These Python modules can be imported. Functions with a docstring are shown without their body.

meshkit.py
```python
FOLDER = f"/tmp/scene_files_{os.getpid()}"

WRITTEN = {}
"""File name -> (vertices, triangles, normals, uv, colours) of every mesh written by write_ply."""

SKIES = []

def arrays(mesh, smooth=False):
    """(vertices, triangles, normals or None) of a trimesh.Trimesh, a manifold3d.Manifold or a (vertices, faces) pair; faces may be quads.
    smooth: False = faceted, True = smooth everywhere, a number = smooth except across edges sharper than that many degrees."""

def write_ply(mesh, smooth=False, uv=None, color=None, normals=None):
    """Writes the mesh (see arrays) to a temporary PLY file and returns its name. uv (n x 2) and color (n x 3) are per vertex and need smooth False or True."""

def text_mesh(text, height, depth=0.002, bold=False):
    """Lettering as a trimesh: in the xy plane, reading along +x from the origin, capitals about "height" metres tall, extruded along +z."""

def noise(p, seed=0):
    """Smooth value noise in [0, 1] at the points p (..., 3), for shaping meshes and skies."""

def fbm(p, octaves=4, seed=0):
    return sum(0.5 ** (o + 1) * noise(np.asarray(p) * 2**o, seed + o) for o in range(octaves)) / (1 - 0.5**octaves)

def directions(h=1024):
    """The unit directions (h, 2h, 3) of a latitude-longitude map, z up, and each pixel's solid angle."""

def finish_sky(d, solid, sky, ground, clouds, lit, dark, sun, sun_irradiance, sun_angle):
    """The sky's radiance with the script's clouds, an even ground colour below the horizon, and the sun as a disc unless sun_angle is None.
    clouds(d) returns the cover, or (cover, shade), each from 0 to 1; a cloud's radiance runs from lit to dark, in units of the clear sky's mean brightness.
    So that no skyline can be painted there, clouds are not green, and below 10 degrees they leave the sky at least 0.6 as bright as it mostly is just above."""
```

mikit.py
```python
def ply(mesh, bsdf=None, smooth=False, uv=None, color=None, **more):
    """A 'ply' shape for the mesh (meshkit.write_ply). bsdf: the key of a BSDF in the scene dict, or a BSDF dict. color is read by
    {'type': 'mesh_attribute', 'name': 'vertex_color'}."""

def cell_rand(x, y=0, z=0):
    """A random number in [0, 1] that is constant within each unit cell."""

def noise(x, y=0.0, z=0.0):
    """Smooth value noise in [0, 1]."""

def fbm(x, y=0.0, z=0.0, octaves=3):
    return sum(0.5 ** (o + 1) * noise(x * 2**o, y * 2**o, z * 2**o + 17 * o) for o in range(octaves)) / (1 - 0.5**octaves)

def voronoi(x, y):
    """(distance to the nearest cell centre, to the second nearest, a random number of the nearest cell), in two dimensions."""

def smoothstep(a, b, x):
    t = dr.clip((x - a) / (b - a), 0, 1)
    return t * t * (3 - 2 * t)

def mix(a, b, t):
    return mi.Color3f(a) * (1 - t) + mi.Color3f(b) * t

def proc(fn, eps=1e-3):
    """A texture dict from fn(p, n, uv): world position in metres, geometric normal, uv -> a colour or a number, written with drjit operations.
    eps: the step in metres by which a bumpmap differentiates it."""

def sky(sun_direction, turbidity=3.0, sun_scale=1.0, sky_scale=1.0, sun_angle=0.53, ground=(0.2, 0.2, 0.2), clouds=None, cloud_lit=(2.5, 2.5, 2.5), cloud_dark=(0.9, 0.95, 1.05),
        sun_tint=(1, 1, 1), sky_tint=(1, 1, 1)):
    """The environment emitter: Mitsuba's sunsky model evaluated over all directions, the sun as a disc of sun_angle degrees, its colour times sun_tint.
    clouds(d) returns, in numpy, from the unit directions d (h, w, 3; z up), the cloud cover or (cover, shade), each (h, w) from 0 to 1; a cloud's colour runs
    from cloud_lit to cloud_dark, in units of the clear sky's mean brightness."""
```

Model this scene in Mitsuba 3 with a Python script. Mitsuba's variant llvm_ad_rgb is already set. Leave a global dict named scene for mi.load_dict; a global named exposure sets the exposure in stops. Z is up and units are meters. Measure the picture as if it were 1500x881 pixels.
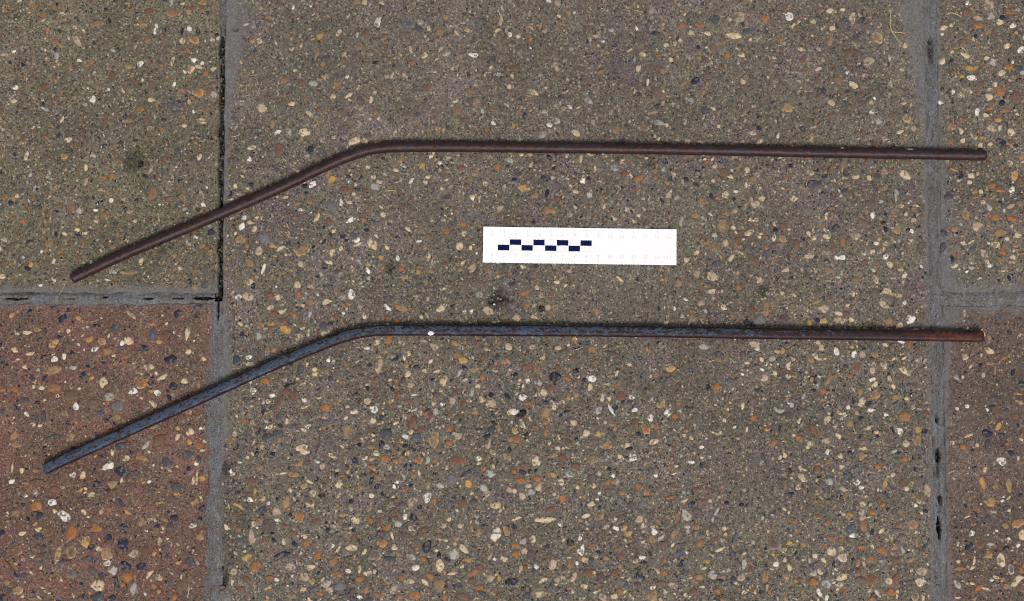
import math
import numpy as np
import drjit as dr
import mitsuba as mi
import trimesh
import mikit
import meshkit
from mikit import ply, proc, noise, fbm, voronoi, smoothstep, mix, cell_rand
from scipy.spatial import cKDTree

T = mi.ScalarTransform4f
scene, labels = {}, {}

# ------------------------------------------------------------------ camera, sky, exposure
TILT = 0.0713                                   # the camera leans back by this (radians) from straight down
DIST = 1.30                                     # metres from lens to paving along the axis
EYE = np.array([0.0, -DIST * math.sin(TILT), DIST * math.cos(TILT)])
TANX = 0.4332 / DIST                            # half width of the view at the paving
scene['camera'] = {
    'type': 'perspective', 'fov': math.degrees(2 * math.atan(TANX)), 'fov_axis': 'x',
    'near_clip': 0.05, 'far_clip': 60.0,
    'to_world': T().look_at(origin=EYE.tolist(), target=[0, 0, 0], up=[0, 1, 0]),
}
scene['sky'] = mikit.sky((0.12, -0.50, 0.86), turbidity=3, sun_scale=0.3, sun_angle=23, sun_tint=(0.86, 0.97, 1.18),
                         clouds=lambda d: 1.0, cloud_lit=(0.42, 0.44, 0.47))
exposure = 2.98

FWD = -EYE / np.linalg.norm(EYE)
RIGHT = np.array([1.0, 0, 0])
UP = np.cross(RIGHT, FWD)


def at(px, py, z=0.0):
    """The point at height z on the paving that stands at this place of the photograph (1500 x 881)."""
    d = FWD + RIGHT * (px - 750) / 750 * TANX - UP * (py - 440.5) / 750 * TANX
    return EYE + d * (z - EYE[2]) / d[2]


MPP = 0.4332 / 750                              # metres per pixel of the photograph


def line_x(p, q):
    """A joint line seen through two points of the photograph, as x = a + b * y in metres."""
    p, q = at(*p), at(*q)
    b = (q[0] - p[0]) / (q[1] - p[1])
    return float(p[0] - b * p[1]), float(b)


def lin(c):
    c = np.asarray(c, float) / 255
    return np.where(c <= 0.04045, c / 12.92, ((c + 0.055) / 1.055) ** 2.4)


KA = 0.72


def S(*c):
    """Base colour of a surface that shows as this sRGB colour under the grey daylight of the scene."""
    return [float(v) for v in lin(c) * KA]


rng = np.random.default_rng(11)


def tag(key, label, category=None, group=None, kind=None):
    labels[key] = {'label': label}
    if category:
        labels[key]['category'] = category
    if group:
        labels[key]['group'] = group
    if kind:
        labels[key]['kind'] = kind


COUNT = {}


def numbered(key):
    n = COUNT.get(key, -1) + 1
    COUNT[key] = n
    return key if n == 0 else f'{key}_{n:03d}'


# ------------------------------------------------------------------ layout of slabs and joints (metres)
MAIN_L = line_x((329, 0), (318.5, 881))
MAIN_R = line_x((1355, 0), (1372, 881))
UPLEFT_R = line_x((325.3, 0), (320.2, 440))
LOWLEFT_R = line_x((314, 445), (303, 881))
UPRIGHT_L = line_x((1369, 0), (1378, 440))
LOWRIGHT_L = line_x((1379, 450), (1386, 881))
Y_UL, Y_LL, Y_UR, Y_LR, TOPY, BOTY = (float(at(*q)[1]) for q in ((160, 432), (160, 444), (1440, 430), (1440, 447), (750, 0), (750, 881)))
X0, X1 = -0.46, 0.46

HOLES = [(345, 42, 4, 4), (760, 605, 4, 4), (766, 605, 4, 4), (325, 846, 7, 15), (1109, 568, 4, 4), (845, 542, 3, 3),
         (312, 727, 3, 3), (311, 754, 3, 3), (750, 440, 2, 2), (205, 240, 4, 4), (1102, 475, 4, 4), (793, 452, 4, 4),
         (812, 552, 7, 5), (730, 437, 9, 4), (722, 443, 6, 3), (573, 392, 3, 4), (945, 15, 3, 3)]
r_ = np.random.default_rng(5)
HOLES += [(r_.uniform(0, 1500), r_.uniform(0, 881), r_.uniform(1.2, 2.6), r_.uniform(1.2, 2.6)) for _ in range(230)]
HOLE_XY = np.array([at(h[0], h[1])[:2] for h in HOLES])
HOLE_R = np.array([h[2:] for h in HOLES]) * MPP


def relief(x, y):
    """Height of the worn concrete skin of the slabs, in metres."""
    p = np.stack([x * 1000, y * 1000, np.zeros_like(x)], -1)
    z = 0.00048 * (meshkit.fbm(p / 2.6, 2, 3) - 0.5) + 0.00055 * (meshkit.fbm(p / 11, 3, 7) - 0.5) + 0.0006 * (meshkit.noise(p / 90, 2) - 0.5)
    z += 0.00030 * (meshkit.noise(p / 1.15, 9) - 0.5)
    return z


FINE = 0.00105


def steps(a, b, lo, hi):
    """Coordinates from a to b: close together between lo and hi, wide apart outside."""
    out = [a]
    f0, f1 = min(max(a, lo), b), max(min(b, hi), a)
    if f0 > a:
        out += list(np.linspace(a, f0, max(2, int((f0 - a) / 0.012)))[1:])
    if f1 > f0:
        out += list(np.linspace(f0, f1, max(2, int((f1 - f0) / FINE)))[1:])
    if b > f1:
        out += list(np.linspace(f1, b, max(2, int((b - f1) / 0.012)))[1:])
    return np.array(out)


def sheet(gx, gy, gz):
    """A grid of points (rows, columns) as vertices and triangles, facing up."""
    n, m = gx.shape
    v = np.stack([gx, gy, gz], -1).reshape(-1, 3)
    i, j = np.meshgrid(np.arange(n - 1), np.arange(m - 1), indexing='ij')
    a = (i * m + j).ravel()
    f = np.vstack([np.stack([a, a + 1, a + m + 1], 1), np.stack([a, a + m + 1, a + m], 1)])
    return v, f


def slab_mesh(left, right, y0, y1, seed, wear=1.0):
    ys = steps(y0, y1, BOTY - 0.012, TOPY + 0.012)
    xa, xb = left[0] + left[1] * (y0 + y1) / 2, right[0] + right[1] * (y0 + y1) / 2
    us = (steps(xa, xb, X0, X1) - xa) / (xb - xa)
    gy, gu = np.meshgrid(ys, us, indexing='ij')
    xl, xr = left[0] + left[1] * gy, right[0] + right[1] * gy
    gx = xl + (xr - xl) * gu
    zero = np.zeros_like(gx)
    dl, dr_, db, dt = gx - xl, xr - gx, gy - y0, y1 - gy
    amp = 0.0016 * wear
    for d, s, k in ((dl, 1, 0), (dr_, -1, 1)):
        j = meshkit.fbm(np.stack([gy * 70, zero + k * 9.1, zero], -1), 3, seed) - 0.5
        gx = gx + s * (j + 0.3) * amp * np.exp(-d / 0.004)
    for d, s, k in ((db, 1, 2), (dt, -1, 3)):
        j = meshkit.fbm(np.stack([gx * 70, zero + k * 9.1, zero], -1), 3, seed) - 0.5
        gy = gy + s * (j + 0.3) * amp * np.exp(-d / 0.004)
    e = np.minimum(np.minimum(dl, dr_), np.minimum(db, dt))
    chip = meshkit.fbm(np.stack([gx * 130, gy * 130, zero], -1), 3, seed + 5)
    rad = 0.0008 + 0.0040 * np.clip(chip - 0.45, 0, 1) * wear
    t = np.clip(1 - e / rad, 0, 1)
    gz = relief(gx, gy) - rad * (1 - np.sqrt(np.clip(1 - t * t, 0, 1)))
    inside = (np.abs(gx) < 0.5) & (np.abs(gy) < 0.35)
    q = np.stack([gx[inside], gy[inside]], -1)
    tree = cKDTree(HOLE_XY)
    dist, idx = tree.query(q, k=2)
    drop = np.zeros(len(q))
    for k in range(2):
        d = (q - HOLE_XY[idx[:, k]]) / HOLE_R[idx[:, k]]
        rr = np.sqrt((d ** 2).sum(1))
        drop = np.maximum(drop, np.clip(1.25 - rr, 0, 1) ** 0.6 * HOLE_R[idx[:, k]].min(1) * 1.7)
    gz[inside] -= drop
    v, f = sheet(gx, gy, gz)
    n, m = gx.shape
    loop = np.concatenate([np.arange(m), np.arange(1, n) * m + m - 1, (n - 1) * m + np.arange(m - 2, -1, -1), np.arange(n - 2, 0, -1) * m])
    low = v[loop].copy()
    low[:, 2] = -0.045
    k, base = len(loop), len(v)
    i = np.arange(k)
    nx = (i + 1) % k
    side = np.vstack([np.stack([loop[i], base + i, base + nx], 1), np.stack([loop[i], base + nx, loop[nx]], 1)])
    return np.vstack([v, low]), np.vstack([f, side])


# ------------------------------------------------------------------ materials
JL1, JL2 = ((UPLEFT_R[0] + MAIN_L[0]) / 2, (UPLEFT_R[1] + MAIN_L[1]) / 2), ((LOWLEFT_R[0] + MAIN_L[0]) / 2, (LOWLEFT_R[1] + MAIN_L[1]) / 2)
JR = ((MAIN_R[0] + UPRIGHT_L[0]) / 2, (MAIN_R[1] + UPRIGHT_L[1]) / 2)
JHL, JHR = (Y_UL + Y_LL) / 2, (Y_UR + Y_LR) / 2


def film(x, y, lib):
    """How thickly smeared mortar covers the slab here (0 to 1), before it is broken up. lib: numpy or drjit operations. Metres."""
    ex, sel = lib
    def bell(d, w):
        return ex(-(d / w) * (d / w))
    dl = x - (JL1[0] + JL1[1] * y)
    drr = x - (JR[0] + JR[1] * y)
    top = bell(y - TOPY, 0.075)
    low = bell(y + 0.065, 0.05)
    wl_r = 0.0048 + 0.022 * top + 0.009 * low
    wl_l = 0.003 + 0.008 * low
    a = bell(dl, sel(dl > 0, wl_r, wl_l))
    wr_l = 0.0095 + 0.020 * top
    wr_r = 0.0095 + 0.010 * bell(y - JHR, 0.07)
    b = bell(drr, sel(drr > 0, wr_r, wr_l))
    c = bell(y - JHL, sel(y > JHL, 0.0120, 0.0065)) * sel(dl < 0, 1.0, 0.0)
    d = bell(y - JHR, 0.0135) * sel(drr > 0, 1.0, 0.0)
    return 1 - (1 - a) * (1 - b) * (1 - c) * (1 - d)


NP = (np.exp, np.where)
DR = (dr.exp, dr.select)
MORTAR = S(122, 120, 122)
STAINS = [(at(731, 440), 0.015), (at(193, 236), 0.014), (at(1120, 425), 0.010), 
          (at(325, 690), 0.01)]


def concrete(base, warm, olive, sandy=1.0):
    base, warm, olive = S(*base), S(*warm), S(*olive)

    def fn(p, n, uv):
        x, y = p.x * 1000, p.y * 1000
        wx = x + 0.9 * (noise(x * 0.8, y * 0.8) - 0.5) + 0.5 * noise(x * 2.1, y * 2.1, 4)
        wy = y + 0.9 * (noise(x * 0.8, y * 0.8, 7.5) - 0.5) + 0.5 * noise(x * 2.1, y * 2.1, 9)
        c = mix(base, warm, smoothstep(0.42, 0.68, fbm(x / 34, y / 34, 1.5)))
        c = mix(c, olive, smoothstep(0.45, 0.72, fbm(x / 21, y / 21, 5.5)) * 0.8)
        c = c * (0.60 + 0.80 * fbm(x / 48, y / 48, 3.5, 5))
        # coarse sand
        d1, d2, r = voronoi(wx / 2.3 + 31, wy / 2.3)
        on = smoothstep(0.50, 0.36, d1) * 0.6 * sandy
        h = cell_rand(r * 9973.0, 3, 1)
        g = dr.select(h < 0.24, mi.Color3f(S(44, 46, 58)), dr.select(h < 0.42, mi.Color3f(S(158, 138, 112)), dr.select(h < 0.54, mi.Color3f(S(126, 84, 58)),
            dr.select(h < 0.68, mi.Color3f(S(96, 80, 76)), dr.select(h < 0.86, mi.Color3f(S(126, 124, 106)), mi.Color3f(S(176, 166, 150)))))))
        c = mix(c, g, on * smoothstep(0.50, 0.62, r))
        # fine sand
        e1, e2, q = voronoi(wx / 1.05, wy / 1.05 + 13)
        on = smoothstep(0.60, 0.40, e1)
        k = dr.select(q < 0.15, 0.32, dr.select(q < 0.50, 0.86, dr.select(q < 0.86, 1.12, 1.9)))
        c = c * (1 + (k - 1) * on)
        c = c * mix([1, 1, 1], [0.96, 1.01, 0.88], smoothstep(0.5, 0.9, cell_rand(q * 7919.0, 5, 2)) * on)
        c = c * (0.60 + 0.80 * noise(x / 0.55, y / 0.55, 2.5))
        # smeared mortar beside the joints, worn thin in places
        f = film(p.x, p.y, DR)
        f = smoothstep(0.28, 0.85, f * 1.02 + 1.15 * (fbm(x / 6, y / 10, 8.5, 5) - 0.5))
        m = mi.Color3f(MORTAR) * (0.58 + 0.84 * fbm(x / 2.2, y / 3.5, 6.5, 4)) * (0.66 + 0.68 * noise(x / 0.6, y / 0.6, 3))
        c = mix(c, m, f * 0.82)
        # damp and oily spots
        for s, rad in STAINS:
            d = dr.sqrt(dr.square(p.x - float(s[0])) + dr.square(p.y - float(s[1]))) / rad
            c = c * (1 - 0.58 * smoothstep(1.0, 0.2, d + 1.1 * (fbm(x / 5, y / 5, 2.2) - 0.5)))
        return c
    return fn


def flat_bsdf(tex, rough=0.85, spec=0.3, **more):
    return {'type': 'twosided', 'bsdf': {'type': 'principled', 'base_color': tex, 'roughness': rough, 'specular': spec, **more}}


scene['concrete_grey'] = flat_bsdf(proc(concrete((115, 108, 99), (117, 107, 105), (109, 104, 92))))
scene['concrete_olive'] = flat_bsdf(proc(concrete((114, 108, 93), (117, 108, 98), (107, 104, 87))))
scene['concrete_mauve'] = flat_bsdf(proc(concrete((108, 92, 86), (112, 95, 89), (106, 93, 86), 0.6)))
scene['concrete_red'] = flat_bsdf(proc(concrete((119, 91, 83), (126, 95, 88), (111, 94, 84), 0.6)))


def mortar_color(p, n, uv):
    x, y = p.x * 1000, p.y * 1000
    m = mi.Color3f(MORTAR) * (0.56 + 0.88 * fbm(x / 1.8, y / 9, 2.5, 5)) * (0.76 + 0.48 * noise(x / 0.6, y / 0.6, 3))
    m = m * mix([1, 1, 1], [0.90, 0.98, 1.08], fbm(x / 9, y / 9, 5))
    m = mix(m, mi.Color3f(S(106, 100, 95)) * (0.45 + 1.1 * noise(x / 0.7, y / 0.7, 6)), smoothstep(0.44, 0.58, fbm(x / 5, y / 8, 12.5, 5)) * 0.7)
    m = m * (1 - 0.6 * smoothstep(0.80, 0.86, noise(x / 0.8, y / 0.8, 8)))
    g1, g2, gr = voronoi(x / 0.95 + 5, y / 0.95)
    m = m * (1 + (dr.select(gr < 0.14, 0.45, dr.select(gr < 0.86, 1.0, 1.55)) - 1) * smoothstep(0.55, 0.35, g1))
    d1, d2, r = voronoi(x / 1.3, y / 1.3)
    soil = dr.select(r < 0.70, mi.Color3f(S(30, 30, 28)), dr.select(r < 0.82, mi.Color3f(S(70, 66, 40)), dr.select(r < 0.94, mi.Color3f(S(96, 84, 66)), mi.Color3f(S(150, 138, 118)))))
    soil = mix(S(30, 29, 26), soil, smoothstep(0.55, 0.3, d1))
    return mix(m, soil, smoothstep(-0.0014, -0.0030, p.z + 0.0006 * (noise(x, y, 1) - 0.5)))


scene['mortar'] = flat_bsdf(proc(mortar_color), 0.8)

KEYS = 'WCTYORBMNKGDLPU'
PALETTE = dict(W=(228, 222, 212), C=(210, 188, 154), T=(158, 124, 86), Y=(186, 144, 80), O=(162, 104, 56), R=(118, 76, 62), B=(106, 74, 52), M=(90, 74, 73),
               N=(26, 32, 58), K=(24, 24, 28), G=(112, 112, 116), D=(60, 63, 76), L=(172, 168, 160), P=(184, 160, 138), U=(70, 84, 106))
PAL = np.array([S(*PALETTE[k]) for k in KEYS] + [[0.2, 0.2, 0.2]])
PR, PG, PB = (mi.Float(PAL[:, k].astype(np.float32)) for k in range(3))


def pebble_color(p, n, uv):
    k = mi.UInt32(dr.clip(uv.x * 2048, 0, 2047))
    dull = mi.Float(k // 256) / 8
    a, b = (k % 256) // 16, k % 16
    ca = mi.Color3f(dr.gather(mi.Float, PR, a), dr.gather(mi.Float, PG, a), dr.gather(mi.Float, PB, a))
    cb = mi.Color3f(dr.gather(mi.Float, PR, b), dr.gather(mi.Float, PG, b), dr.gather(mi.Float, PB, b))
    x, y = p.x * 1000, p.y * 1000
    c = ca * (1 - uv.y) + cb * uv.y
    c = c * (0.62 + 0.95 * fbm(x / 1.9, y / 1.9, mi.Float(a) * 3.7)) * (0.86 + 0.28 * noise(x / 0.5, y / 0.5, 1))
    skin = mi.Color3f(S(110, 104, 95)) * (0.55 + 0.9 * noise(x / 0.8, y / 0.8, 5))
    t = dull + (1 - dull) * 0.85 * smoothstep(0.54, 0.66, fbm(x / 2.1, y / 2.1, 11.0, 4))
    return mix(c, skin, t)


scene['pebble'] = flat_bsdf(proc(pebble_color), 0.6, 0.35)
# ------------------------------------------------------------------ the pebbles one can pick out, by sixteenths of the photograph (quarter pixels):
# place, length, width, lie of the long side in degrees, colour (rim and core)
SEEN = {
(0, 0): '''205 33 45 28 10 O;257 88 42 28 5 O;535 8 25 22 60 R;395 137 55 28 5 B;565 140 95 36 3 BT;640 125 30 26 -30 K;875 67 60 40 -10 R;1015 78 85 42 -5 PO;840 150 48 30 -10 Y;912 165 75 26 85 W;963 182 44 26 80 N;1067 185 45 20 80 N;1110 172 42 28 85 W;1160 186 50 26 85 N;1020 155 30 26 R;1103 65 40 26 20 Y;1070 20 26 C;1190 15 50 30 TY;1068 240 34 C;1140 235 55 40 -20 CO;322 245 50 36 O;455 245 70 34 -50 P;805 215 44 30 B;867 240 40 30 T;335 330 40 34 80 L;280 350 40 18 -60 C;465 355 34 20 -20 W;525 370 60 30 40 O;445 393 30 16 10 M;408 395 40 18 80 O;445 443 30 G;820 378 44 36 70 W;755 395 30 22 Y;1010 358 60 22 75 C;1135 350 32 28 W;1185 372 24 W;1120 405 60 42 75 C;1165 392 50 24 -20 C;1040 413 30 22 R;1205 432 40 36 O;1250 405 36 30 C;655 450 70 34 85 B;778 440 36 20 50 C;885 495 50 34 -70 R;785 475 50 30 -60 R;835 470 26 18 60 C;1020 500 45 18 75 W;1068 530 40 32 -60 TO;1160 545 70 50 -10 CO;1225 535 50 46 60 BR;1255 555 45 30 -70 L;1248 492 36 26 30 R;90 517 34 W;255 507 36 B;65 440 36 18 O;570 515 34 24 80 T;330 575 30 R;435 573 28 T;543 585 44 34 80 W;635 525 20 W;885 587 46 26 C;930 600 30 26 40 T;80 593 40 30 C;825 640 46 34 O;1015 622 70 28 -10 U;10 650 30 26 R;245 633 26 14 W;855 703 46 22 R;945 755 30 26 O;1080 735 36 26 C;1185 710 50 34 C;875 755 34 30 P;270 810 44 20 O;135 805 36 30 60 R;230 740 30 22 C;400 820 44 30 C;366 700 44 18 60 C;735 683 26 N;1445 440 66 24 40 T;1445 143 45 16 20 C;1480 865 60 26 10 C''',
(375, 0): '''218 45 34 18 80 W;340 50 30 22 R;78 105 50 28 T;210 98 36 28 R;305 95 30 24 G;400 97 34 12 O;540 93 36 18 60 L;655 118 26 12 -45 C;712 125 66 40 85 WL;607 130 30 22 80 T;640 200 60 52 60 R;700 20 40 26 80 B;590 15 46 36 T;640 15 36 30 C;895 140 34 30 U;960 130 44 26 L;1012 170 34 30 80 C;960 172 50 32 -30 D;985 208 36 22 -60 L;1215 128 40 30 P;1240 178 52 24 -5 CY;1308 122 80 44 -5 D;1435 118 80 24 80 P;485 195 46 28 60 C;375 210 44 40 30 Y;240 240 34 14 5 T;330 230 30 14 10 Y;18 240 36 C;757 187 40 16 5 Y;1075 190 50 34 T;1175 195 50 16 -50 C;1450 240 44 B;1490 205 30 W;835 243 30 22 L;760 250 26 14 O;212 287 34 24 C;357 312 60 26 80 T;410 340 60 28 15 D;585 270 30 18 O;625 280 26 22 O;715 293 34 14 O;905 290 46 20 -60 C;985 325 44 36 C;675 320 36 14 -45 P;515 318 44 24 60 P;1115 318 50 22 20 L;1275 322 60 30 W;388 377 34 30 T;700 367 44 18 15 N;717 392 30 18 85 L;918 372 28 O;1208 362 34 26 T;1395 345 30 24 80 N;165 470 44 34 O;335 493 52 38 -10 L;472 495 50 40 50 O;533 450 36 30 W;395 450 36 30 P;265 487 50 26 R;600 515 34 30 C;545 560 50 22 30 C;450 567 40 36 60 YC;285 583 34 20 70 O;800 440 46 16 70 C;790 497 30 26 D;1000 512 44 36 R;1255 535 30 O;1490 505 40 36 C;36 635 56 52 C;210 610 40 26 C;145 600 40 16 55 B;675 585 44 22 85 C;610 590 50 44 M;555 590 40 14 -30 C;1170 592 40 22 20 C;1295 595 46 34 -50 T;1250 590 50 40 M;410 655 28 T;530 630 40 18 T;700 660 36 BO;885 665 44 36 M;950 670 36 30 D;1190 650 46 44 TO;1325 650 40 28 -30 L;1385 645 50 14 O;310 665 36 26 C;365 640 30 R;278 778 75 48 C;130 775 40 28 W;98 730 50 30 80 T;480 700 36 20 B;190 770 40 36 L;95 830 36 R;130 860 50 40 R;325 865 60 30 N;655 795 40 M;575 828 70 36 C;815 785 40 24 80 C;1065 755 34 22 Y;1000 765 34 T;1225 705 60 30 B''',
(750, 0): '''215 8 34 22 W;320 45 50 16 70 P;330 75 26 Y;275 97 30 20 -40 C;300 130 24 20 O;400 55 36 26 M;440 165 36 R;110 225 44 24 85 O;35 215 34 22 C;530 242 40 16 W;580 178 36 30 L;780 128 24 22 L;820 62 64 44 -30 L;1045 92 50 M;1000 155 72 44 RO;1100 146 72 36 -5 O;930 187 34 24 R;1190 115 56 50 D;1340 100 76 60 P;1480 108 44 40 O;890 132 44 26 75 P;1048 193 36 30 C;1145 198 44 30 C;1300 210 90 40 -10 C;1385 185 80 34 10 D;830 197 34 26 N;870 208 56 30 M;1245 245 36 22 70 O;1047 240 50 30 -60 M;1180 283 52 46 R;1090 278 26 N;1265 322 44 36 O;1090 340 36 28 T;1345 322 46 34 C;960 297 60 10 15 Y;605 270 34 20 N;690 298 40 16 30 C;765 320 40 26 C;855 328 34 14 O;930 350 36 26 C;345 292 36 30 P;45 325 66 16 -45 L;258 390 60 36 -80 P;20 400 60 40 B;265 455 66 22 -30 R;440 470 50 30 R;520 422 50 22 TO;630 380 76 44 80 D;740 400 44 32 80 C;805 400 60 44 B;855 400 34 R;795 480 50 18 80 W;750 495 40 36 B;860 540 80 50 -25 R;880 530 44 20 -60 C;1075 475 50 40 N;1215 465 50 36 D;1140 445 44 20 R;1010 490 70 20 30 T;1120 545 30 20 60 Y;1175 545 50 18 35 B;1335 535 60 34 M;1400 510 40 30 M;120 540 70 30 -20 C;450 595 58 44 -20 L;795 598 40 34 T;945 610 36 24 80 L;1225 578 36 14 O;1050 590 40 26 L;220 733 40 34 W;263 710 36 WL;475 720 32 L;370 778 60 34 -35 C;180 790 50 40 L;768 752 60 24 -5 CB;612 765 50 T;860 722 60 34 -20 L;905 735 30 24 C;1015 715 40 22 80 L;1130 645 44 40 D;1180 638 36 20 C;1400 668 30 R;1450 688 30 26 N;1450 752 36 30 N;1210 742 26 20 C;560 815 40 36 TB;645 825 30 N;1105 835 40 18 C;1450 832 44 22 C;1090 805 60 30 M;970 715 50 44 D''',
(1125, 0): '''122 97 54 50 W;160 142 76 20 40 C;265 127 40 28 C;120 50 30 14 O;22 65 34 24 K;310 62 36 30 T;370 65 66 30 -10 C;440 58 36 24 C;495 105 72 38 80 LC;440 120 60 36 D;585 150 44 26 R;365 240 66 34 75 T;45 225 34 24 O;77 232 28 26 O;515 228 46 34 D;640 222 66 60 CT;375 165 36 C;190 290 60 30 -20 C;300 290 26 L;278 335 40 24 -50 T;240 350 26 24 C;565 317 50 20 15 U;595 360 80 56 10 CP;475 310 60 56 B;525 310 50 40 M;200 352 36 R;290 405 50 24 20 C;415 473 54 TO;240 420 34 24 T;500 495 60 40 -40 C;325 535 60 30 80 N;435 535 40 36 R;250 560 40 26 R;373 602 46 36 CP;545 555 36 30 R;635 545 46 44 B;605 605 30 28 C;705 610 30 22 80 Y;560 605 60 40 M;480 630 40 36 B;612 655 40 26 W;663 657 40 26 D;115 635 70 50 CT;735 680 66 40 B;810 695 50 CT;650 715 44 36 L;800 270 30 C;785 412 30 20 C;755 535 60 14 -40 T;225 710 60 M;370 680 90 30 B;265 745 40 14 C;45 712 30 18 80 C;150 700 40 24 D;555 780 40 36 B;520 775 44 26 B;655 780 40 34 R;770 775 50 26 C;685 812 34 20 C;850 755 40 36 P;1290 28 60 P;1300 95 44 40 80 L;1165 75 60 50 R;1420 75 60 24 -10 O;1235 105 70 36 P;1355 130 54 36 -20 C;1230 150 66 34 O;1435 150 40 36 W;1030 165 54 30 C;1075 150 26 C;1370 105 40 30 N;1165 220 40 26 O;1290 190 40 34 OT;1218 213 28 24 N;1330 180 40 34 R;1455 192 26 24 Y;1345 275 50 40 80 B;1400 270 36 C;1480 295 50 34 60 W;1155 325 60 30 -30 C;1080 307 24 C;1280 342 34 26 C;1315 365 50 44 L;1077 362 28 N;1020 360 50 34 75 C;1180 402 60 30 -25 Y;1210 400 36 30 Y;1190 458 62 38 -20 W;1415 390 44 34 O;1470 400 50 34 D;1365 432 54 34 30 C;1360 540 66 O;1455 570 80 60 R;1295 570 44 PC;1245 495 44 40 R;1330 497 30 28 C;1150 525 26 24 C;1130 555 34 C;1300 525 28 24 W;1085 540 34 20 80 W;1012 602 36 26 W;1370 605 40 36 N;1223 660 50 26 80 W;1385 645 60 40 O;1300 635 46 32 O;1270 675 46 26 C;1345 705 50 24 Y;1310 755 90 40 -30 P;1358 750 34 30 L;1425 775 60 46 C;1380 725 50 26 D;1080 745 44 36 CO;1130 768 44 30 80 C;1140 825 34 30 C;1075 840 60 16 O;1365 835 60 50 N;1425 830 40 30 R;1300 845 30 C;1245 850 36 C''',
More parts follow.
